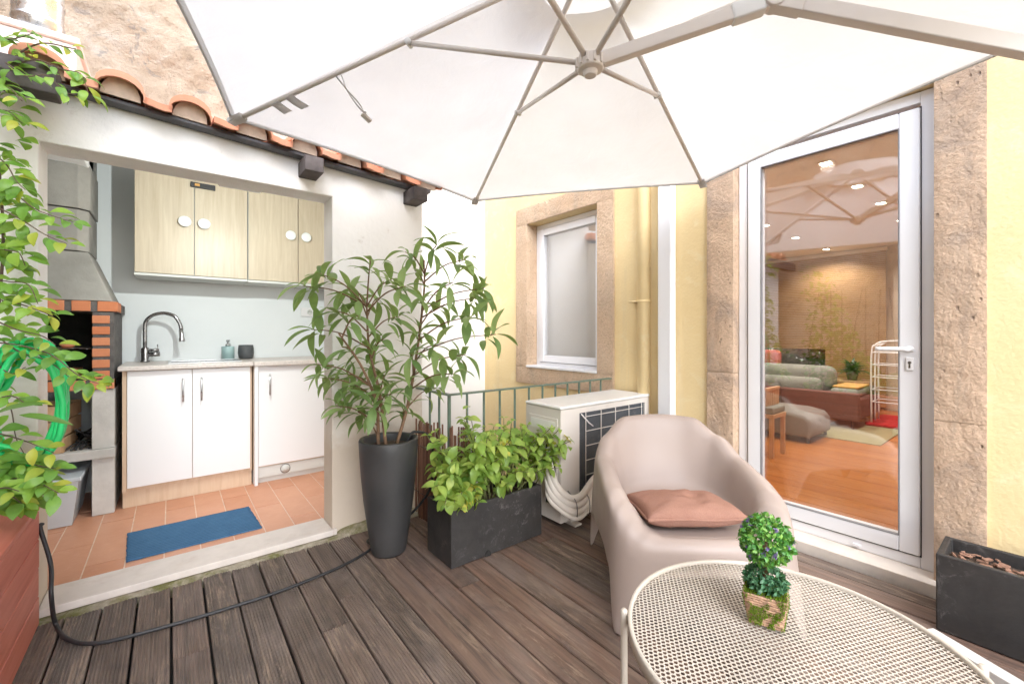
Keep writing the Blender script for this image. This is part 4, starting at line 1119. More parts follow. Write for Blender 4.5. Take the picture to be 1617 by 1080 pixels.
# ------------------------------------------------------------------ lime shrub in the trough
shb = thing('shrub', (1.4, 1.99, .24), 'bushy lime green shrub with yellow tips in the black trough', 'shrub')
lm = leaf_meshes('leaf', 'leaf_shrub', [(.56, .20, .3, 7, .92), (.60, .35, .25, 7, .95), (.50, .5, .35, 7, .9)])
ly = leaf_meshes('leaf', 'leaf_shrub_yellow', [(.50, .3, .4, 6, .92)])
r5 = random.Random(8); stm = MB(); big = []; cnt = 0; rest = []
heads = []
for i in range(62):
    x = 1.02 + .86 * r5.random() ** .95; 
    hx = (x - 1.02) / .86
    z = .34 + r5.random() ** .75 * (.36 - .12 * abs(hx - .45))
    y = 1.98 + r5.uniform(-.22, .16)
    heads.append(Vector((x, y, z)))
heads += [Vector((1.02, 1.80, .36)), Vector((1.00, 1.86, .44)), Vector((1.06, 1.80, .50)), Vector((1.80, 1.80, .47)), Vector((1.86, 1.78, .54)), Vector((1.82, 1.84, .60)), Vector((1.76, 1.78, .40)), Vector((1.24, 1.98, .71)), Vector((1.27, 2.0, .77)), Vector((1.12, 1.82, .31)), Vector((1.22, 1.81, .32)), Vector((1.42, 1.82, .36))]
for hI, p in enumerate(heads):
    q = Vector((min(1.66, max(1.13, p.x * .6 + 1.4 * .4)) + r5.uniform(-.08, .08), 1.99 + r5.uniform(-.05, .05), .245))
    br = bez([q, q.lerp(p, .55) + Vector((0, 0, .05)), p], 5); stm.tube(br, [.004 * (1 - .5 * i / len(br)) for i in range(len(br))], 5)
    ax = (br[-1] - br[-2]).normalized()
    yel = (hI % 11 == 5)
    for k_ in range(13):
        t = 1 - (k_ // 2) * .11; b_ = br[int(max(0, t) * (len(br) - 1))]
        a = (k_ % 2) * PI + (k_ // 2) * PI / 2 + hI; e1 = ax.cross(Vector((.2, .9, .1))).normalized(); e2 = ax.cross(e1)
        d = e1 * math.cos(a) + e2 * math.sin(a) + ax * r5.uniform(.2, .7) + Vector((0, 0, r5.uniform(-.4, .1)))
        L = r5.uniform(.050, .090) * (.62 if k_ < 2 else 1)
        M = basis(b_, d, (r5.uniform(-.4, .4), r5.uniform(-.6, .1), 1), L)
        rest.append((b_.y - .25 * b_.z + (.4 if L < .05 else 0), M, yel and k_ < 9))
rest.sort(key=lambda r_: r_[0])
for i, (key, M, yl_) in enumerate(rest[:298]): link('leaf', ly[0] if yl_ else r5.choice(lm), shb, M)
stuff_leaves('inner_leaves', 'leaf_shrub', shb, [r_[1] for r_ in rest[298:]], (.55, .3, .3, 6, .92))
stm.build('stems', 'stem_green', shb, True)

# ------------------------------------------------------------------ railing and reed screen
rl_ = thing('railing', (2.0, YR, 0), 'dark green iron railing along the light well', 'railing')
RZ = H - .362
m = MB(); m.bar((1.276, YR, RZ), (2.765, YR, RZ), .032, .010); m.bar((1.276, YR - .016, RZ), (1.276, YK + .01, RZ), .032, .010); m.bar((1.276, YR, .07), (2.765, YR, .07), .028, .008); m.build('rail', 'rail_green', rl_, bevel=.002)
bars = [(1.276, YR)] + [(1.276 + .1235 * i, YR) for i in range(1, 13)] + [(1.276, YR + .12), (1.276, YR + .24)]
for (x, y) in bars:
    m = MB(); m.tube([(x, y, -.04), (x, y, RZ - .004)], .0075 if (x, y) != (1.276, YR) else .011, 8); m.build('baluster', 'rail_green', rl_, True)
rs = thing('reed_screen', (1.25, 2.4, 0), 'short brown reed screen tied to the railing behind the tall pot', 'screen')
r6 = random.Random(4)
for i in range(34):
    if i < 20: x, y = 1.252 + r6.uniform(-.006, .006), 2.205 + i * .0195
    else: x, y = 1.262 + (i - 20) * .0125, 2.165 + r6.uniform(-.008, .008)
    h_ = .62 + r6.uniform(-.045, .035) - .004 * max(0, i - 20); tl = r6.uniform(-.012, .012)
    m = MB(); m.tube([(x, y, -.02), (x + tl * .3, y + tl * .5, h_ * .5), (x + tl * .4, y + tl, h_)], [.0065, .0075, .005], 6); m.build('reed', 'reed_brown', rs, True)
m = MB()
for z in (.16, .46): m.tube([(1.243, 2.60, z), (1.243, 2.2, z + .004), (1.25, 2.155, z), (1.43, 2.154, z)], .0022, 5)
m.build('wire', 'metal_black', rs, True)

# ------------------------------------------------------------------ air conditioner
ax0, ax1, ay0, ay1, az0, az1 = 1.83, 2.735, 1.835, 2.155, .035, .715
au = thing('air_conditioner', (2.28, 2.0, 0), 'beige outdoor air conditioner unit with wire guard and white pipes', 'air conditioner')
m = MB(); e = .016
m.box((ax0, ay0 + e, az0), (ax1, ay1, az1)); m.box((ax0, ay0, az0), (ax0 + .165, ay0 + e, az1)); m.box((ax1 - .05, ay0, az0), (ax1, ay0 + e, az1)); m.box((ax0 + .165, ay0, az1 - .035), (ax1 - .05, ay0 + e, az1)); m.box((ax0 + .165, ay0, az0), (ax1 - .05, ay0 + e, az0 + .05))
m.build('casing', 'ac_beige', au)
m = MB(); m.box((ax0 - .006, ay0 - .006, az1 + .001), (ax1 + .006, ay1 + .006, az1 + .022)); m.build('lid', 'ac_lid', au, bevel=.010, seg=3)
m = MB(); m.box((ax0 + .167, ay0 + .010, az0 + .052), (ax1 - .052, ay0 + .0155, az1 - .037)); m.build('condenser', 'condenser_fins', au)
m = MB(); gx0, gx1 = ax0 + .215, ax1 - .10
for i in range(5): x = gx0 + (gx1 - gx0) * i / 4; m.tube([(x, ay0 - .008, az0 + .06), (x, ay0 - .008, az1 - .035), (x, ay0 + .012, az1 - .034)], .0028, 6)
for i in range(7): z = az0 + .07 + (az1 - az0 - .13) * i / 6; m.tube([(gx0 - .004, ay0 - .011, z), (gx1 + .004, ay0 - .011, z)], .0028, 6)
m.build('wire_guard', 'ac_beige', au, True)
m = MB(); m.tube([(ax0 + .17, ay0 - .012, az1 - .04), (ax0 + .235, ay0 - .016, az1 - .10), (ax0 + .27, ay0 - .02, az1 - .125)], .004, 6); m.build('sensor', 'cord_white', au, True)
# end panel towards the patio: plate, hand grip, valve recess
m = MB(); m.box((ax0 - .006, ay0 + .022, az0 + .30), (ax0 - .0005, ay0 + .285, az1 - .055)); pn = m.build('end_panel', 'ac_beige', au, bevel=.004)
m = MB(); m.box((ax0 - .0085, ay0 + .04, az1 - .135), (ax0 - .0062, ay0 + .265, az1 - .075)); m.build('grip_plate', 'ac_lid', pn, bevel=.002)
m = MB(); m.prism([(ay0 + .03, az0 + .10), (ay0 + .12, az0 + .10), (ay0 + .12, az0 + .46), (ay0 + .03, az0 + .46)], 'x', ax0 - .0095, ax0 - .0065); m.build('valve_recess', 'metal_black', au)
m = MB(); ring(m, ax0 - .016, ax0 - .0066, ay0 + .018, ay0 + .132, az0 + .088, az0 + .472, .012); m.build('recess_frame', 'ac_beige', au, bevel=.003)
for i, (zs_, drop, off) in enumerate(((.44, .165, .00), (.38, .125, .012), (.31, .09, .022), (.26, .055, .03))):
    pts = [(ax0 - .012, ay0 + .075, az0 + zs_), (ax0 - .045 - off * .4, ay0 + .06, az0 + zs_ - .03), (ax0 - .050 - off, ay0 - .0, az0 + drop + .10), (ax0 - .0 , ay0 - .055 - off, az0 + drop + .015), (ax0 + .10, ay0 - .07 - off * .6, az0 + drop + .0), (ax0 + .26, ay0 - .05, az0 + drop + .075), (ax0 + .46, ay0 - .05, az0 + drop + .10), (ax0 + .80, ay0 - .04, az0 + drop + .09)]
    m = MB(); m.tube(bez(pts, 8), .0205 if i < 3 else .014, 12); m.build('pipe', 'pipe_white', au, True)
for x in (ax0 + .03, ax0 + .14):
    m = MB(); m.tube(bez([(x, ay0 - .03, az0 + .20), (x, ay0 - .10, az0 + .15), (x + .005, ay0 - .095, az0 + .05), (x + .01, ay0 - .03, az0 + .03)], 5), .003, 6)
    m.build('cable_tie', 'steel_dark', au, True)
for x in (ax0 + .12, ax1 - .14):
    m = MB(); m.box((x - .03, ay0 - .035, .0), (x + .03, ay1 + .03, .012)); m.box((x - .018, ay0 + .01, .012), (x + .018, ay1 - .01, az0)); m.build('foot', 'ac_beige', au, bevel=.003)

# ------------------------------------------------------------------ red planter, vine, hose, cable
rx = -.42
rp = thing('wooden_planter', (-.65, 1.7, 0), 'red stained wooden plank planter at the foot of the vine', 'planter')
ph_ = .1155
for i in range(4):
    z0 = .003 + i * ph_
    m = MB(); m.box((rx - .022, .85, z0), (rx + rnd.uniform(-.0012, .0012), 2.552, z0 + ph_ - .004)); m.build('plank', 'red_wood', rp, bevel=.003)
    m = MB(); m.box((-.93, 2.530, z0), (rx - .0225, 2.550, z0 + ph_ - .004)); m.build('plank', 'red_wood', rp, bevel=.003)
    m = MB(); m.box((-.93, .852, z0), (rx - .0225, .872, z0 + ph_ - .004)); m.build('plank', 'red_wood', rp, bevel=.003)
m = MB(); m.box((rx - .105, .85, .4655), (rx + .002, 2.554, .484)); m.build('top_plank', 'red_wood', rp, bevel=.003)
m = MB(); m.box((-.93, 2.45, .4655), (rx - .107, 2.554, .484)); m.build('top_plank', 'red_wood', rp, bevel=.003)
m = MB(); m.box((-.95, .88, .30), (rx - .024, 2.528, .42)); m.build('soil', 'soil', rp)
vn = thing('climbing_vine', (-.6, 2.3, .42), 'climbing vine with glossy oval leaves on the white wall at left', 'vine')
r7 = random.Random(17)
def dp(u, v, y): return at_y(u, v, y)
sprays = [  # polylines: (u, v, Y)
    [(-30, 760, 2.3), (-10, 560, 2.4), (5, 380, 2.45), (-5, 200, 2.45), (10, 110, 2.40), (60, 70, 2.36), (120, 78, 2.33)],
    [(0, 120, 2.40), (50, 95, 2.34), (100, 110, 2.30), (128, 118, 2.30), (140, 150, 2.29)],
    [(10, 100, 2.36), (40, 120, 2.30), (75, 120, 2.28), (100, 145, 2.26), (120, 150, 2.26)],
    [(-20, 60, 2.42), (20, 62, 2.38), (55, 52, 2.36)],
    [(-20, 130, 2.3), (15, 140, 2.25), (35, 160, 2.2)],
    [(-20, 180, 2.38), (10, 175, 2.3), (35, 195, 2.25)],
    [(-15, 240, 2.42), (10, 260, 2.38), (25, 285, 2.35), (40, 300, 2.34)],
    [(-20, 300, 2.42), (20, 305, 2.36), (55, 330, 2.30), (95, 345, 2.26), (115, 350, 2.25)],
    [(-20, 320, 2.38), (30, 345, 2.30), (70, 370, 2.26), (105, 385, 2.24)],
    [(-25, 390, 2.38), (10, 395, 2.32), (30, 400, 2.3), (40, 420, 2.3)],
    [(-20, 440, 2.4), (15, 445, 2.34), (45, 450, 2.3), (60, 480, 2.28)],
    [(-20, 470, 2.38), (30, 480, 2.3), (60, 490, 2.26), (85, 500, 2.25)],
    [(-20, 500, 2.4), (25, 520, 2.32), (65, 530, 2.24), (88, 545, 2.2)],
    [(-20, 540, 2.36), (30, 545, 2.28), (80, 560, 2.2), (120, 590, 2.15), (145, 602, 2.12), (155, 605, 2.12)],
    [(-20, 520, 2.42), (30, 555, 2.3), (75, 570, 2.2), (115, 600, 2.14)],
    [(-20, 560, 2.36), (15, 590, 2.30), (40, 580, 2.24)],
    [(-25, 640, 2.3), (15, 625, 2.2), (45, 640, 2.14)],
    [(-20, 680, 2.3), (20, 690, 2.22), (50, 700, 2.16), (85, 715, 2.12)],
    [(-20, 720, 2.32), (20, 725, 2.24), (60, 735, 2.16), (88, 740, 2.10)],
    [(-20, 760, 2.3), (20, 755, 2.2), (60, 762, 2.12), (92, 778, 2.06)],
    [(-20, 790, 2.3), (10, 780, 2.2), (35, 795, 2.12)],
    [(-25, 740, 2.4), (10, 745, 2.34), (45, 750, 2.28), (75, 752, 2.22)],
    [(-20, 600, 2.45), (15, 640, 2.4), (25, 690, 2.36), (40, 720, 2.3)],
    [(-25, 780, 2.2), (5, 770, 2.12), (30, 775, 2.06)],
]
lm = leaf_meshes('leaf', 'leaf_vine', [(.50, .2, .25, 8, .98), (.56, .3, .2, 8, 1.02), (.46, .4, .3, 8, .95)])
lyv = leaf_meshes('leaf', 'leaf_vine_young', [(.48, .25, .3, 8, .98)])
sm_ = MB(); cand = []
for si, sp in enumerate(sprays):
    pts = bez([dp(*q) for q in sp], 7); L_ = len(pts)
    r0 = .0055 if si == 0 else .0028
    sm_.tube(pts, [r0 * (1 - .6 * i / L_) for i in range(L_)], 6)
    length = sum((pts[i + 1] - pts[i]).length for i in range(L_ - 1)); nn_ = int(length / (.05 if si in (12, 14, 15, 16, 17, 22) else .021 if si else .05)) + 3
    for k_ in range(nn_):
        t = (k_ + .7) / nn_; f_ = t * (L_ - 1); i = min(L_ - 2, int(f_)); b_ = pts[i].lerp(pts[i + 1], f_ - i); axv = (pts[i + 1] - pts[i]).normalized()
        sidev = axv.cross(Vector((0, -.5, 1))).normalized() * (1 if k_ % 2 else -1)
        d = sidev * r7.uniform(.5, 1.2) + axv * r7.uniform(.3, .9) + Vector((r7.uniform(-.3, .3), r7.uniform(-.5, .3), r7.uniform(-.5, .35)))
        L = r7.uniform(.040, .072); off = d.normalized() * .012
        M = basis(b_ + off, d, (r7.uniform(-.3, .6), r7.uniform(-1.1, 0), r7.uniform(.5, 1.1)), L)
        young = (t > .8 and r7.random() < .45) or r7.random() < .05
        cand.append((M, young))
# more of the same plant along the planter towards the viewer, outside the frame but mirrored in the door
for i in range(len(cand)):
    pass
vis = [c for c in cand]
r7.shuffle(vis)
for M, yg in vis[:299]: link('leaf', lyv[0] if yg else r7.choice(lm), vn, M)
extra = [c[0] for c in vis[299:]]
for i in range(1800):
    y = r7.uniform(.9, 2.0); z = .5 + r7.random() ** 1.2 * 1.55 * (.55 + .45 * math.sin(y * 4)); x = -.72 - .30 * math.sin(min(1, (z - .5) / 1.6) * PI) * .3 + r7.uniform(-.30, .14)
    d = Vector((r7.uniform(-.5, 1), r7.uniform(-1, 1), r7.uniform(-.8, .5)))
    extra.append(basis((x, y, z), d, (r7.uniform(0, 1), r7.uniform(-.6, .6), 1), r7.uniform(.05, .09)))
for i in range(110):
    u, v = r7.uniform(-25, 42), r7.choice((r7.uniform(60, 330), r7.uniform(330, 520)))
    extra.append(basis(at_y(u, v, r7.uniform(2.36, 2.52)), (r7.uniform(-.5, 1), r7.uniform(-.8, .2), r7.uniform(-.8, .4)), (r7.uniform(0, .6), -.8, .8), r7.uniform(.045, .075)))
# foliage thickening low on the planter
for i in range(110):
    u, v = r7.uniform(-20, 60), r7.uniform(720, 800)
    p = at_y(u, v, r7.uniform(2.2, 2.42)); p.z = max(p.z, .5)
    extra.append(basis(p, (r7.uniform(-.3, 1), r7.uniform(-1, .2), r7.uniform(-.6, .5)), (r7.uniform(0, .6), -.6, 1), r7.uniform(.05, .085)))
stuff_leaves('back_leaves', 'leaf_vine', vn, extra, (.5, .25, .25, 6, .98))
for i in range(9):
    y = .95 + i * .12; sm_.tube(bez([(-.7, y, .4), (-.72 + r7.uniform(-.1, .1), y + .05, 1.0), (-.75 + r7.uniform(-.1, .1), y + r7.uniform(-.1, .1), 1.7)], 5), .004, 5)
sm_.tube(bez([(-.66, 2.2, .42), dp(-30, 760, 2.3)], 2), .006, 6)
sm_.build('stems', 'vine_stem', vn, True)
# long blade leaves hanging over the hose
m = MB()
for a, b, wd in ((dp(-10, 655, 2.12), dp(72, 632, 2.02), .05), (dp(30, 655, 2.05), dp(116, 668, 1.98), .045)):
    M = basis(a, b - a, (0, -.75, .7), (b - a).length); lv3, lf3 = leaf_shape(.16, .08, .3, 6, .8); m.add([M @ Vector(q) for q in lv3], lf3)
m.att = [.6] * len(m.v); m.build('long_leaf', 'leaf_vine', vn, True)
# hose coil
hz = thing('garden_hose', (-.5, 2.5, .95), 'bright green garden hose coiled on the wall behind the vine', 'hose')
pts = []; r8 = random.Random(2); NT_ = 9
cc = at_y(50, 638, 2.42)
for k_ in range(NT_ * 24 + 1):
    a = 2 * PI * k_ / 24; q = k_ / (NT_ * 24); lp = int(k_ / 24)
    w1 = noise.noise((lp * 3.1, a, 0)); rr = .150 + .045 * noise.noise((lp * 1.7 + 9, math.cos(a), math.sin(a)))
    pts.append(Vector((cc.x + rr * .60 * math.sin(a) + .01 * w1, cc.y - .02 - .085 * ((lp * 5) % NT_) / NT_ + .012 * noise.noise((k_ * .08, 4, 1)), cc.z + rr * 1.45 * math.cos(a) + .01)))
m = MB(); m.tube(pts, .0105, 8); m.build('coil', 'hose_green', hz, True)
m = MB(); m.tube(bez([pts[0], dp(25, 580, 2.42), dp(8, 612, 2.38), dp(-25, 635, 2.36), dp(-60, 700, 2.36)], 8), .0105, 8); m.build('loose_end', 'hose_green', hz, True)
m = MB(); m.tube([(cc.x, YK, cc.z + .19), (cc.x, 2.40, cc.z + .19), (cc.x, 2.385, cc.z + .23)], .008, 8); m.build('hook', 'steel', hz, True)
# black irrigation cable
g0 = [(-.30, 2.62, .25)]
pts = [(-.415, 2.575, .40), at_y(64, 835, 2.560), at_y(80, 890, 2.50), at_y(81, 940, 2.42)] + [at_z(u, v, .011) for u, v in ((88, 985), (110, 1010), (160, 1014), (250, 992), (350, 963), (450, 930), (540, 893), (588, 864))] + [(PX - .05, PY + .17, .011), (PX + .12, PY + .20, .02), (1.20, 2.30, .25), (1.19, 2.26, .55), (PX + .15, PY - .005, .625), (PX + .10, PY - .01, .585)]
cb_ = MB(); cb_.tube(bez(pts, 10), .0075, 8); tag(cb_.build('irrigation_hose', 'rubber_black', None, True), 'thin black hose trailing across the deck from red planter to tall pot', 'hose')

# =====================================================================================================
#                                         KITCHEN OBJECTS
# =====================================================================================================
CT = H - .215
YC = 3.735
def base_cabinet(name, label, x0, x1, yf, doors, plinth, zd0, edge=True, group=None):
    t = thing(name, ((x0 + x1) / 2, yf + .3, KF), label, 'cabinet')
    m = MB(); m.box((x0, yf + .02, KF + .11), (x1, 4.315, CT - .032)); m.build('carcass', 'cabinet_edge', t)
    m = MB(); m.box((x0, yf + plinth, KF + .001), (x1, yf + plinth + .018, KF + .1095)); pb = m.build('plinth', 'cabinet_edge' if edge else 'laminate_grey', t)
    for (a, b, hx) in doors:
        m = MB(); m.box((a + .0015, yf, zd0), (b - .0015, yf + .019, CT - .036)); d = m.build('door', 'lacquer_white', t, bevel=.0015)
        m = MB(); m.tube([(hx, yf - .028, CT - .095), (hx, yf - .028, CT - .255)], .0055, 10)
        for z in (CT - .11, CT - .24): m.tube([(hx, yf + .001, z), (hx, yf - .028, z)], .004, 8)
        m.build('handle', 'steel', d, True)
    return t
x0, x1, x2, x3 = -.250, .1136, .462, .95
bc = base_cabinet('sink_cabinet', 'white two door base cabinet under the sink', x0, x2 + .012, YC, [(x0 + .022, x1, x1 - .052), (x1, x2, x1 + .052)], .035, KF + .135)
m = MB(); m.box((x0, YC + .001, KF + .1105), (x0 + .0205, YC + .0195, CT - .033)); m.build('edge_panel', 'cabinet_edge', bc)
fc = base_cabinet('appliance_cabinet', 'white single door cabinet with grey kick plate, next to the sink cabinet', x2 + .022, 1.135, YC - .005, [(x2 + .05, x3 + .12, x2 + .05 + .075)], .04, KF + .135, False)
m = MB(); m.box((x2 + .024, YC - .030, KF + .001), (x2 + .047, YC + .30, CT - .033)); m.build('side_panel', 'lacquer_white', fc, bevel=.001)
m = MB(); m.box((x2 + .05, YC + .012, KF + .045), (1.13, YC + .034, KF + .125)); m.build('kick_plate', 'laminate_grey', fc)
m = MB(); m.tube([(.70, YC + .0125, KF + .085), (.70, YC + .009, KF + .085)], .036, 24); m.build('kick_badge', 'steel_dark', fc, True)
m = MB(); m.tube([(.70, YC + .010, KF + .085), (.70, YC + .0075, KF + .085)], .032, 24); m.build('kick_badge', 'laminate_grey', fc, True)
wt = thing('worktop', (.4, 4.0, CT), 'speckled stone kitchen worktop with inset sink', 'worktop')
m = MB(); m.box((x0 - .02, YC - .035, CT - .030), (.478, 4.315, CT)); m.build('slab', 'counter_stone', wt, bevel=.004)
m = MB(); m.box((.4795, YC - .045, CT - .033), (1.137, 4.315, CT + .001)); m.build('slab', 'counter_stone', wt, bevel=.004)
m = MB(); ring(m, -.02, .42, 3.84, 4.17, CT + .0005, CT + .004, .018)
m = MB()
m.box((-.02, 3.84, CT + .0005), (.42, 3.858, CT + .005)); m.box((-.02, 4.15, CT + .0005), (.42, 4.168, CT + .005)); m.box((-.02, 3.858, CT + .0005), (-.002, 4.15, CT + .005)); m.box((.402, 3.858, CT + .0005), (.42, 4.15, CT + .005))
sk = m.build('sink_rim', 'steel', wt); m = MB(); m.box((-.002, 3.858, CT + .0004), (.402, 4.15, CT + .0012)); m.build('sink_basin', 'steel_dark', sk)
# tap
tx, ty = -.155, 4.20
fa = thing('kitchen_tap', (tx, ty, CT), 'dark chrome gooseneck kitchen tap with pull out spray', 'tap')
m = MB(); m.lathe([(.028, .0015), (.028, .008), (.023, .012), (.023, .10), (.019, .106), (.014, .11)], (tx, ty, CT), 24); m.build('body', 'steel_dark', fa, True)
pts = [(tx, ty, CT + .10), (tx, ty, CT + .25)] + [(tx + .105 - .105 * math.cos(a), ty - .03 * (1 - math.cos(a)), CT + .27 + .095 * math.sin(a)) for a in [PI * i / 12 for i in range(1, 10)]] + [(tx + .205, ty - .055, CT + .285), (tx + .214, ty - .058, CT + .235)]
m = MB(); m.tube(bez(pts, 3), .0125, 14); m.build('neck', 'steel_dark', fa, True)
m = MB(); m.tube([(tx + .212, ty - .0575, CT + .245), (tx + .216, ty - .059, CT + .19), (tx + .2165, ty - .0592, CT + .165), (tx + .217, ty - .0595, CT + .150)], [.0145, .0145, .020, .0195], 16); m.build('spray_head', 'steel', fa, True)
m = MB(); m.tube([(tx + .02, ty, CT + .055), (tx + .085, ty - .01, CT + .058)], .017, 14); m.tube([(tx + .07, ty - .008, CT + .06), (tx + .072, ty - .008, CT + .13)], .0035, 8); m.tube([(tx + .02, ty, CT + .085), (tx + .08, ty - .01, CT + .088)], .011, 12); m.build('lever', 'steel_dark', fa, True)
sx, sy = .362, 4.20
so = thing('soap_dispenser', (sx, sy, CT), 'pale teal soap dispenser with metal pump beside the grey tumbler', 'dispenser')
m = MB(); m.lathe([(.040, .0015), (.045, .006), (.045, .100), (.043, .106), (.02, .108)], (sx, sy, CT), 28); m.build('bottle', 'ceramic_teal', so, True)
m = MB(); m.lathe([(.018, .1085), (.018, .125), (.007, .127), (.007, .145), (.013, .147), (.013, .158), (.005, .160)], (sx, sy, CT), 20); m.tube([(sx, sy, CT + .153), (sx + .008, sy - .045, CT + .150)], .0045, 8); m.build('pump', 'steel', so, True)
sx, sy = .487, 4.19
m = MB(); m.lathe([(.043, .0025), (.052, .01), (.058, .05), (.056, .09), (.052, .116), (.048, .116), (.050, .08), (.045, .02), (.0, .02)], (sx, sy, CT), 32, True, False); tag(m.build('tumbler', 'cup_grey', None, True), 'dark grey stoneware tumbler standing on the kitchen worktop', 'tumbler')
# wall cabinets
CB, CTOP = H + .428, 2.36
def wall_cabinet(x0, x1, yf, split, knobs, label, xe, lock=False):
    t = thing('wall_cabinet', ((x0 + x1) / 2, 4.2, CB), label, 'cabinet', 'wall cabinets above the sink')
    m = MB(); m.box((x0, yf + .02, CB), (x1, 4.315, CTOP)); m.build('carcass', 'laminate_grey', t)
    m = MB(); m.box((x0 - .002, yf + .004, CB - .02), (xe, 4.31, CB - .0015)); m.build('bottom_board', 'laminate_grey', t, bevel=.003)
    for a, b, kx in ((x0, split, knobs[0]), (split, x1, knobs[1])):
        m = MB(); m.box((a + .003, yf, CB + .001), (b - .003, yf + .019, CTOP - .002)); d = m.build('door', 'cabinet_oak', t, bevel=.0015)
        m = MB(); m.tube([(kx, yf - .001, H + .82), (kx, yf - .018, H + .82), (kx, yf - .026, H + .82), (kx, yf - .028, H + .82)], [.016, .016, .040, .037], 28); m.build('knob', 'knob_white', d, True)
    return t
c1 = wall_cabinet(-.205, .474, 3.985, .133, (.076, .192), 'pale oak wall cabinet on the left, with the small black latch', .474)
m = MB(); m.box((.110, 3.962, H + 1.085), (.262, 3.984, H + 1.122)); lt = m.build('latch', 'metal_black', c1, bevel=.002)
m = MB(); m.box((.135, 3.957, H + 1.095), (.165, 3.961, H + 1.112)); m.build('latch_plate', 'throw_ochre', lt)
wall_cabinet(.480, 1.13, 4.00, .846, (.785, .905), 'pale oak wall cabinet on the right, partly hidden by the wall opening', 1.13)
sk_ = at_y(489, 493, 4.31)
so = thing('power_socket', sk_, 'white double power socket on the kitchen wall', 'socket')
m = MB(); m.box((sk_.x - .075, 4.303, sk_.z - .04), (sk_.x + .045, 4.3195, sk_.z + .04)); m.build('plate', 'lacquer_white', so, bevel=.004)
for dx_ in (0,):
    m = MB(); m.lathe([(.024, 0.), (.024, .004), (.020, .004), (.019, .001), (.0, .001)], (0, 0, 0), 24, False, False); link('outlet', m.mesh('outlet', 'laminate_grey', True), so, Matrix.Translation((sk_.x, 4.3025, sk_.z)) @ Matrix.Rotation(R(90), 4, 'X'))
    m = MB()
    for dx2 in (-.009, .009): m.tube([(sk_.x + dx2, 4.3015, sk_.z), (sk_.x + dx2, 4.300, sk_.z)], .0028, 8)
    m.build('pin_hole', 'metal_black', so)
# lamp fixed inside above the opening; its light throws the cabinet and tap shadows on the back wall
lp = thing('kitchen_lamp', (.30, 2.80, H + .80), 'small kitchen lamp fixed inside above the wall opening', 'lamp')
m = MB(); m.box((.20, 2.787, H + .800), (.40, 2.83, H + .845)); m.build('housing', 'lacquer_white', lp, bevel=.004)
m = MB(); m.box((.21, 2.8305, H + .803), (.39, 2.836, H + .840)); m.build('diffuser', 'lamp_glow', lp)
ld = bpy.data.lights.new('kitchen_lamp_light', 'SPOT'); ld.energy = 11; ld.spot_size = R(165); ld.spot_blend = .5; ld.shadow_soft_size = .02; ld.color = (.93, 1, .97)
lo = bpy.data.objects.new('kitchen_lamp_light', ld); COL.objects.link(lo); lo.parent = lp; lo.location = (0, .042, -.005); lo.rotation_euler = (R(72), 0, R(0))

# ------------------------------------------------------------------ barbecue
YB = 3.71; bx0, bx1 = -1.20, -.285
bb = thing('barbecue', (-.74, 4.0, KF), 'built in brick and concrete barbecue with sooty firebox and chimney hood', 'barbecue')
for a, b in ((bx1 - .105, bx1), (bx0, bx0 + .105)):
    m = MB(); m.box((a, YB + .012, KF + .001), (b, 4.30, .395)); m.build('pillar', 'concrete_pale', bb, bevel=.004)
    m = MB(); m.box((a, YB + .012, .4525), (b, 4.30, .825)); m.build('pillar', 'concrete_pale', bb, bevel=.004)
m = MB(); m.box((bx0 - .0, YB - .012, .396), (bx1 + .004, 4.30, .452)); m.build('shelf_slab', 'concrete_pale', bb, bevel=.005)
# base course
m = MB(); m.box((bx0, YB + .004, .826), (bx1, 4.30, .884)); m.build('base_mortar', 'mortar_dark', bb)
bxl = .112; x = bx1
while x - .08 > bx0:
    wdt = .112; m = MB(); m.box((x - wdt, YB - .004, .828), (x, YB + .10, .887)); m.build('brick', 'brick_orange', bb, bevel=.004); x -= wdt + .020
# firebox
m = MB(); m.box((bx0, YB + .02, .8845), (bx0 + .10, 4.30, 1.312)); m.box((bx0 + .10, 4.20, .8845), (bx1 - .10, 4.30, 1.312)); m.build('firebox_lining', 'soot', bb)
m = MB(); m.box((bx0 + .10, YB + .03, .8845), (bx1 - .10, 4.20, .89)); m.build('hearth', 'soot', bb)
m = MB(); m.box((bx1 - .10, YB + .006, .8845), (bx1 - .003, 4.30, 1.312)); m.build('column_mortar', 'mortar_dark', bb)
for i in range(6):
    z = .893 + i * .0695; m = MB(); m.box((bx1 - .103, YB - .001, z), (bx1 - .022, YB + .09, z + .050)); m.build('brick', 'brick_orange', bb, bevel=.004)
# lintel course
m = MB(); m.box((bx0, YB + .003, 1.314), (bx1 + .012, 4.30, 1.376)); m.build('lintel_mortar', 'mortar_dark', bb)
x = bx1 + .016
m = MB(); m.box((x - .095, YB - .003, 1.316), (x, YB + .24, 1.379)); m.build('brick', 'brick_orange', bb, bevel=.004); x -= .095 + .030
while x - .06 > bx0:
    m = MB(); m.box((x - .084, YB - .003, 1.316), (x, YB + .10, 1.379)); m.build('brick', 'brick_orange', bb, bevel=.004); x -= .084 + .030
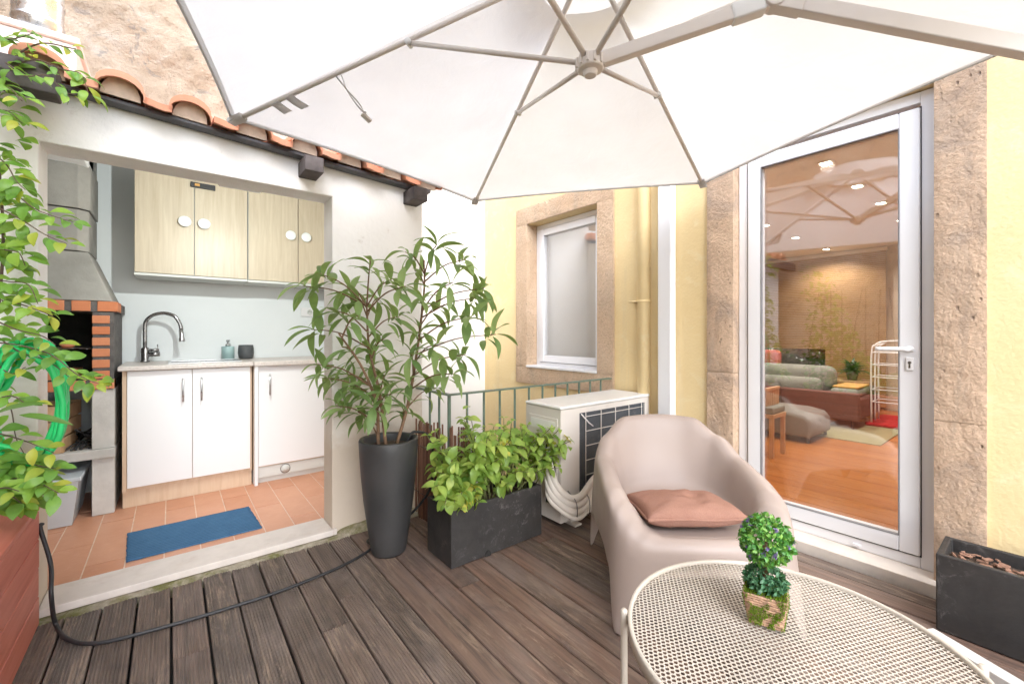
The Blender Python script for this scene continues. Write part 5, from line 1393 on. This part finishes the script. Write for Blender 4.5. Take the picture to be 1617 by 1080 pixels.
# hood (frustum) and chimney blocks
hb = [(bx0, YB + .02), (bx1 - .01, YB + .02), (bx1 - .01, 4.28), (bx0, 4.28)]; ht = [(-1.02, 3.86), (-.42, 3.86), (-.42, 4.26), (-1.02, 4.26)]
m = MB(); m.add([(x, y, 1.381) for x, y in hb] + [(x, y, 1.70) for x, y in ht], [(3, 2, 1, 0), (4, 5, 6, 7)] + [(i, (i + 1) % 4, 4 + (i + 1) % 4, 4 + i) for i in range(4)]); m.build('hood', 'concrete_grey', bb, bevel=.008)
z = 1.702
for i, hgt in enumerate((.27, .30, .30)):
    a = .006 * (i % 2); m = MB(); c = .05
    m.prism([(-1.03 - a, 3.85 - a), (-.42 - c + a, 3.85 - a), (-.42 + a, 3.85 + c), (-.42 + a, 4.27), (-1.03 - a, 4.27)], 'z', z + .002, z + hgt - .004); m.build('chimney_block', 'concrete_grey', bb, bevel=.006); z += hgt
m = MB(); n = 13
for i in range(n): y = YB + .06 + .42 * i / (n - 1); m.tube([(bx0 + .10, y, 1.085), (bx1 - .10, y, 1.085)], .004, 6)
for x in (bx0 + .13, bx1 - .13): m.tube([(x, YB + .05, 1.081), (x, YB + .5, 1.081)], .005, 6)
m.build('grill_rack', 'steel', bb, True)
m = MB(); m.lathe([(.022, 0), (.036, .018), (.034, .022), (.018, .008), (.0, .006)], (-.50, YB + .05, 1.09), 20, True, False); tag(m.build('clay_dish', 'brick_orange', None, True), 'small clay dish on the barbecue grill rack', 'dish')
m = MB(); m.box((-.62, YB + .10, .8905), (-.46, YB + .28, .955)); tag(m.build('brick_block', 'brick_orange', bb, bevel=.004), 'loose sooty brick on the hearth')
# crate
ck = thing('wooden_crate', (-.60, 3.9, .453), 'slatted wooden crate on the barbecue shelf', 'crate')
cx0, cx1, cy0, cy1, cz = -.93, -.505, 3.735, 4.06, .4535
for i in range(3):
    z0 = cz + i * .098
    m = MB(); m.box((cx0, cy0, z0), (cx1 - .012, cy0 + .012, z0 + .088)); m.build('slat', 'crate_wood', ck, bevel=.002)
    m = MB(); m.box((cx1 - .0118, cy0, z0 + .001), (cx1, cy1, z0 + .087)); m.build('slat', 'crate_wood', ck, bevel=.002)
    m = MB(); m.box((cx0, cy1 - .012, z0), (cx1 - .012, cy1, z0 + .088)); m.build('slat', 'crate_wood', ck, bevel=.002)
    m = MB(); m.box((cx0, cy0 + .0125, z0), (cx0 + .012, cy1 - .0125, z0 + .088)); m.build('slat', 'crate_wood', ck, bevel=.002)
m = MB(); m.box((cx0 + .013, cy0 + .013, cz + .002), (cx1 - .013, cy1 - .013, cz + .012)); m.build('bottom', 'crate_wood', ck)
for x, y in ((cx1 - .03, cy0 + .014), (cx1 - .03, cy1 - .032)):
    m = MB(); m.box((x, y, cz + .013), (x + .0175, y + .0175, cz + .28)); m.build('corner_post', 'crate_wood', ck)
ck.rotation_euler.z = R(-7); ck.location.x += .012
# black cable heap on the shelf
m = MB(); r9 = random.Random(6); c = Vector((-.428, 3.90, .475))
for q in range(5):
    pts = []
    for k_ in range(25):
        a = 2 * PI * k_ / 24; pts.append(c + Vector((.045 * math.cos(a + q) * (1 + .2 * r9.random()), .085 * math.sin(a), .018 * q + .02 * math.sin(a * 2 + q) + .006)))
    m.tube(pts, .0055, 6)
for q in range(5):
    m.tube(bez([c + Vector((-.02, -.06, .02)), c + Vector((-.05 + q * .022, -.10, .01)), c + Vector((-.065 + q * .022 + r9.uniform(-.02, .02), -.14, -.012)), c + Vector((-.085 + q * .026, -.15, -.0135))], 5), .0055, 6)
tag(m.build('cable_heap', 'rubber_black', None, True), 'tangle of black straps on the concrete shelf beside the crate', 'straps')
# plastic storage box under the shelf
sb = thing('storage_box', (-.7, 3.9, KF), 'translucent plastic storage box with lid under the barbecue shelf', 'box')
m = MB(); b4 = [(-.86, 3.66), (-.53, 3.66), (-.53, 4.06), (-.86, 4.06)]; t4 = [(-.89, 3.63), (-.50, 3.63), (-.50, 4.10), (-.89, 4.10)]
m.add([(x, y, KF + .004) for x, y in b4] + [(x, y, KF + .265) for x, y in t4], [(3, 2, 1, 0)] + [(i, (i + 1) % 4, 4 + (i + 1) % 4, 4 + i) for i in range(4)]); m.build('tub', 'plastic_clear', sb, bevel=.012, seg=3, solid=.003)
m = MB(); m.box((-.905, 3.615, KF + .266), (-.485, 4.115, KF + .292)); m.build('lid', 'plastic_clear', sb, bevel=.008, seg=3)
m = MB(); m.box((-.82, 3.70, KF + .01), (-.57, 4.0, KF + .15)); m.build('contents', 'sofa_grey', sb, bevel=.02)
sb.location.x += .065; sb.location.y -= .03
# blue rug
m = MB(); n1, n2 = 46, 30
for s_ in (0, 1):
    for j in range(n2 + 1):
        for i in range(n1 + 1):
            x = -.178 + .595 * i / n1 + .004 * noise.noise((j * .4, 3, 1)) ; y = 2.872 + .405 * j / n2 + .010 * (i / n1) + .004 * noise.noise((i * .4, 1, 0))
            m.v.append((x - .02 * j / n2 , y, KF + .0015 + (.0055 + .0018 * noise.noise((x * 9, y * 14, 0)) if s_ else 0)))
A = (n1 + 1) * (n2 + 1)
for j in range(n2):
    for i in range(n1): q = j * (n1 + 1) + i; m.f += [(A + q, A + q + 1, A + q + n1 + 2, A + q + n1 + 1)]
edge = [i for i in range(n1 + 1)] + [j * (n1 + 1) + n1 for j in range(1, n2 + 1)] + [n2 * (n1 + 1) + i for i in range(n1 - 1, -1, -1)] + [j * (n1 + 1) for j in range(n2 - 1, 0, -1)]
m.f += [(edge[i], edge[(i + 1) % len(edge)], A + edge[(i + 1) % len(edge)], A + edge[i]) for i in range(len(edge))]
tag(m.build('rug', 'rug_blue', None, True), 'woven blue rug on the terracotta kitchen floor', 'rug')

# =====================================================================================================
#                                         ROOM OBJECTS
# =====================================================================================================
def rbox(name, mat, par, a, b, bev, seg=4): m = MB(); m.box(a, b); return m.build(name, mat, par, bevel=bev, seg=seg)
sf = thing('sofa', (6.3, 2.3, RF), 'dark brown sofa with grey cushions seen from behind in the room', 'sofa')
rbox('back_panel', 'sofa_brown', sf, (5.80, 2.07, RF + .10), (5.90, 3.35, RF + .40), .02)
rbox('back_panel', 'sofa_brown', sf, (5.80, 1.30, RF + .10), (5.90, 2.055, RF + .40), .02)
rbox('seat', 'sofa_brown', sf, (5.91, 1.30, RF + .10), (6.75, 3.35, RF + .34), .03)
rbox('back_cushion', 'sofa_grey', sf, (5.88, 1.68, RF + .33), (6.10, 3.35, RF + .53), .08)
rbox('back_cushion', 'sofa_grey', sf, (6.12, 1.62, RF + .36), (6.42, 3.40, RF + .66), .10)
rbox('seat_cushion', 'sofa_grey', sf, (5.93, 1.33, RF + .345), (6.72, 1.60, RF + .43), .05)
for y in (1.36, 3.28):
    for x in (5.85, 6.68): m = MB(); m.tube([(x, y, RF + .001), (x, y, RF + .10)], .016, 10); m.build('leg', 'metal_black', sf, True)
cr = rbox('sofa_cushion', 'cushion_red', None, (6.43, 2.30, RF + .60), (6.58, 2.95, RF + .83), .06); tag(cr, 'red cushion behind the grey sofa back', 'cushion')
ch = thing('chaise', (5.0, 2.0, RF), 'low grey upholstered chaise in front of the brown sofa', 'chaise')
m = MB(); pr_ = []
prof = [(1.42, .05), (2.95, .05), (2.95, .44), (2.70, .50), (2.50, .48), (2.30, .40), (2.10, .33), (1.90, .29), (1.60, .285), (1.47, .26), (1.42, .2)]
m.prism([(y, RF + z) for y, z in prof], 'x', 4.75, 5.35); m.build('body', 'lounge_grey', ch, bevel=.04, seg=4)
for x, y in ((4.80, 1.46), (5.30, 1.46), (4.80, 2.88)): m = MB(); m.tube([(x, y, RF + .001), (x, y, RF + .12)], .014, 10); m.build('leg', 'metal_black', ch, True)
stl = thing('wooden_stool', (4.1, 1.6, RF), 'slatted wooden stool with grey seat pad just inside the glass door', 'stool')
for y in (1.475, 1.655):
    for x in (3.98, 4.22): m = MB(); m.box((x - .016, y - .016, RF + .001), (x + .016, y + .016, RF + .335)); m.build('leg', 'stool_wood', stl, bevel=.003)
rbox('frame', 'stool_wood', stl, (3.96, 1.455, RF + .336), (4.24, 1.90, RF + .37), .004, 2)
rbox('seat_pad', 'sofa_grey', stl, (3.965, 1.46, RF + .371), (4.235, 1.90, RF + .43), .015)
for i in range(7): m = MB(); x = 3.985 + i * .038; m.box((x, 1.51, RF + .432), (x + .024, 1.528, RF + .56)); m.build('back_slat', 'stool_wood', stl, bevel=.003)
rbox('back_rail', 'stool_wood', stl, (3.965, 1.505, RF + .561), (4.24, 1.533, RF + .59), .004, 2)
m = MB(); m.box((5.2, 1.0, RF + .0015), (6.4, 1.62, RF + .010)); tag(m.build('rug', 'rug_olive', None, bevel=.003), 'olive rug on the room floor beside the sofa', 'rug')
m = MB(); m.box((6.2, 1.02, RF + .0115), (7.0, 1.33, RF + .045)); tag(m.build('red_mat', 'cloth_red', None, bevel=.01), 'bright red folded mat under the drying rack', 'mat')
dr = thing('drying_rack', (6.7, 1.1, RF), 'white wire drying rack standing in the room', 'rack')
m = MB()
for x in (6.25, 6.42, 6.58): m.tube(bez([(x, 1.28, RF + .045), (x, 1.28, RF + .80), (x, 1.24, RF + .93), (x, 1.12, RF + .97), (x, .75, RF + .97)], 6), .009, 8)
m.build('hoop', 'lacquer_white', dr, True)
for z in (.28, .42, .56, .70, .84): m = MB(); m.tube([(6.25, 1.28, RF + z), (6.25, .55, RF + z)], .006, 8); m.tube([(6.58, 1.28, RF + z), (6.58, .55, RF + z)], .006, 8); m.tube([(6.25, 1.28, RF + z), (6.58, 1.28, RF + z)], .006, 8); m.build('shelf_wire', 'lacquer_white', dr, True)
stb = thing('side_table', (6.9, 1.62, RF), 'small table with an ochre throw beside the sofa end', 'table')
rbox('top', 'stool_wood', stb, (6.78, 1.42, RF + .42), (7.15, 1.85, RF + .45), .006, 2)
for x, y in ((6.81, 1.45), (7.12, 1.45), (6.81, 1.82), (7.12, 1.82)): m = MB(); m.tube([(x, y, RF + .001), (x, y, RF + .42)], .013, 8); m.build('leg', 'stool_wood', stb, True)
rbox('throw', 'throw_ochre', None, (6.0, 1.345, RF + .432), (6.5, 1.585, RF + .455), .010); tag(bpy.data.objects['throw'], 'ochre throw folded over the grey seat cushion', 'throw')
hp = thing('house_plant', (6.95, 1.62, RF + .45), 'small dark green potted plant on the side table', 'plant')
m = MB(); m.lathe([(.05, .002), (.07, .12), (.064, .12), (.06, .10), (0, .10)], (6.95, 1.62, RF + .45), 20, True, False); m.build('pot', 'plant_pot_room', hp, True)
M4 = []
for i in range(110):
    a = r9.uniform(0, 6.28); e = r9.uniform(.2, 1.3); d = Vector((math.cos(a) * math.cos(e), math.sin(a) * math.cos(e), math.sin(e)))
    M4.append(basis((6.95, 1.62, RF + .55), d, (0, 0, 1), r9.uniform(.15, .26)))
stuff_leaves('fronds', 'leaf_hedge', hp, M4, (.16, .4, .2, 4, .6))
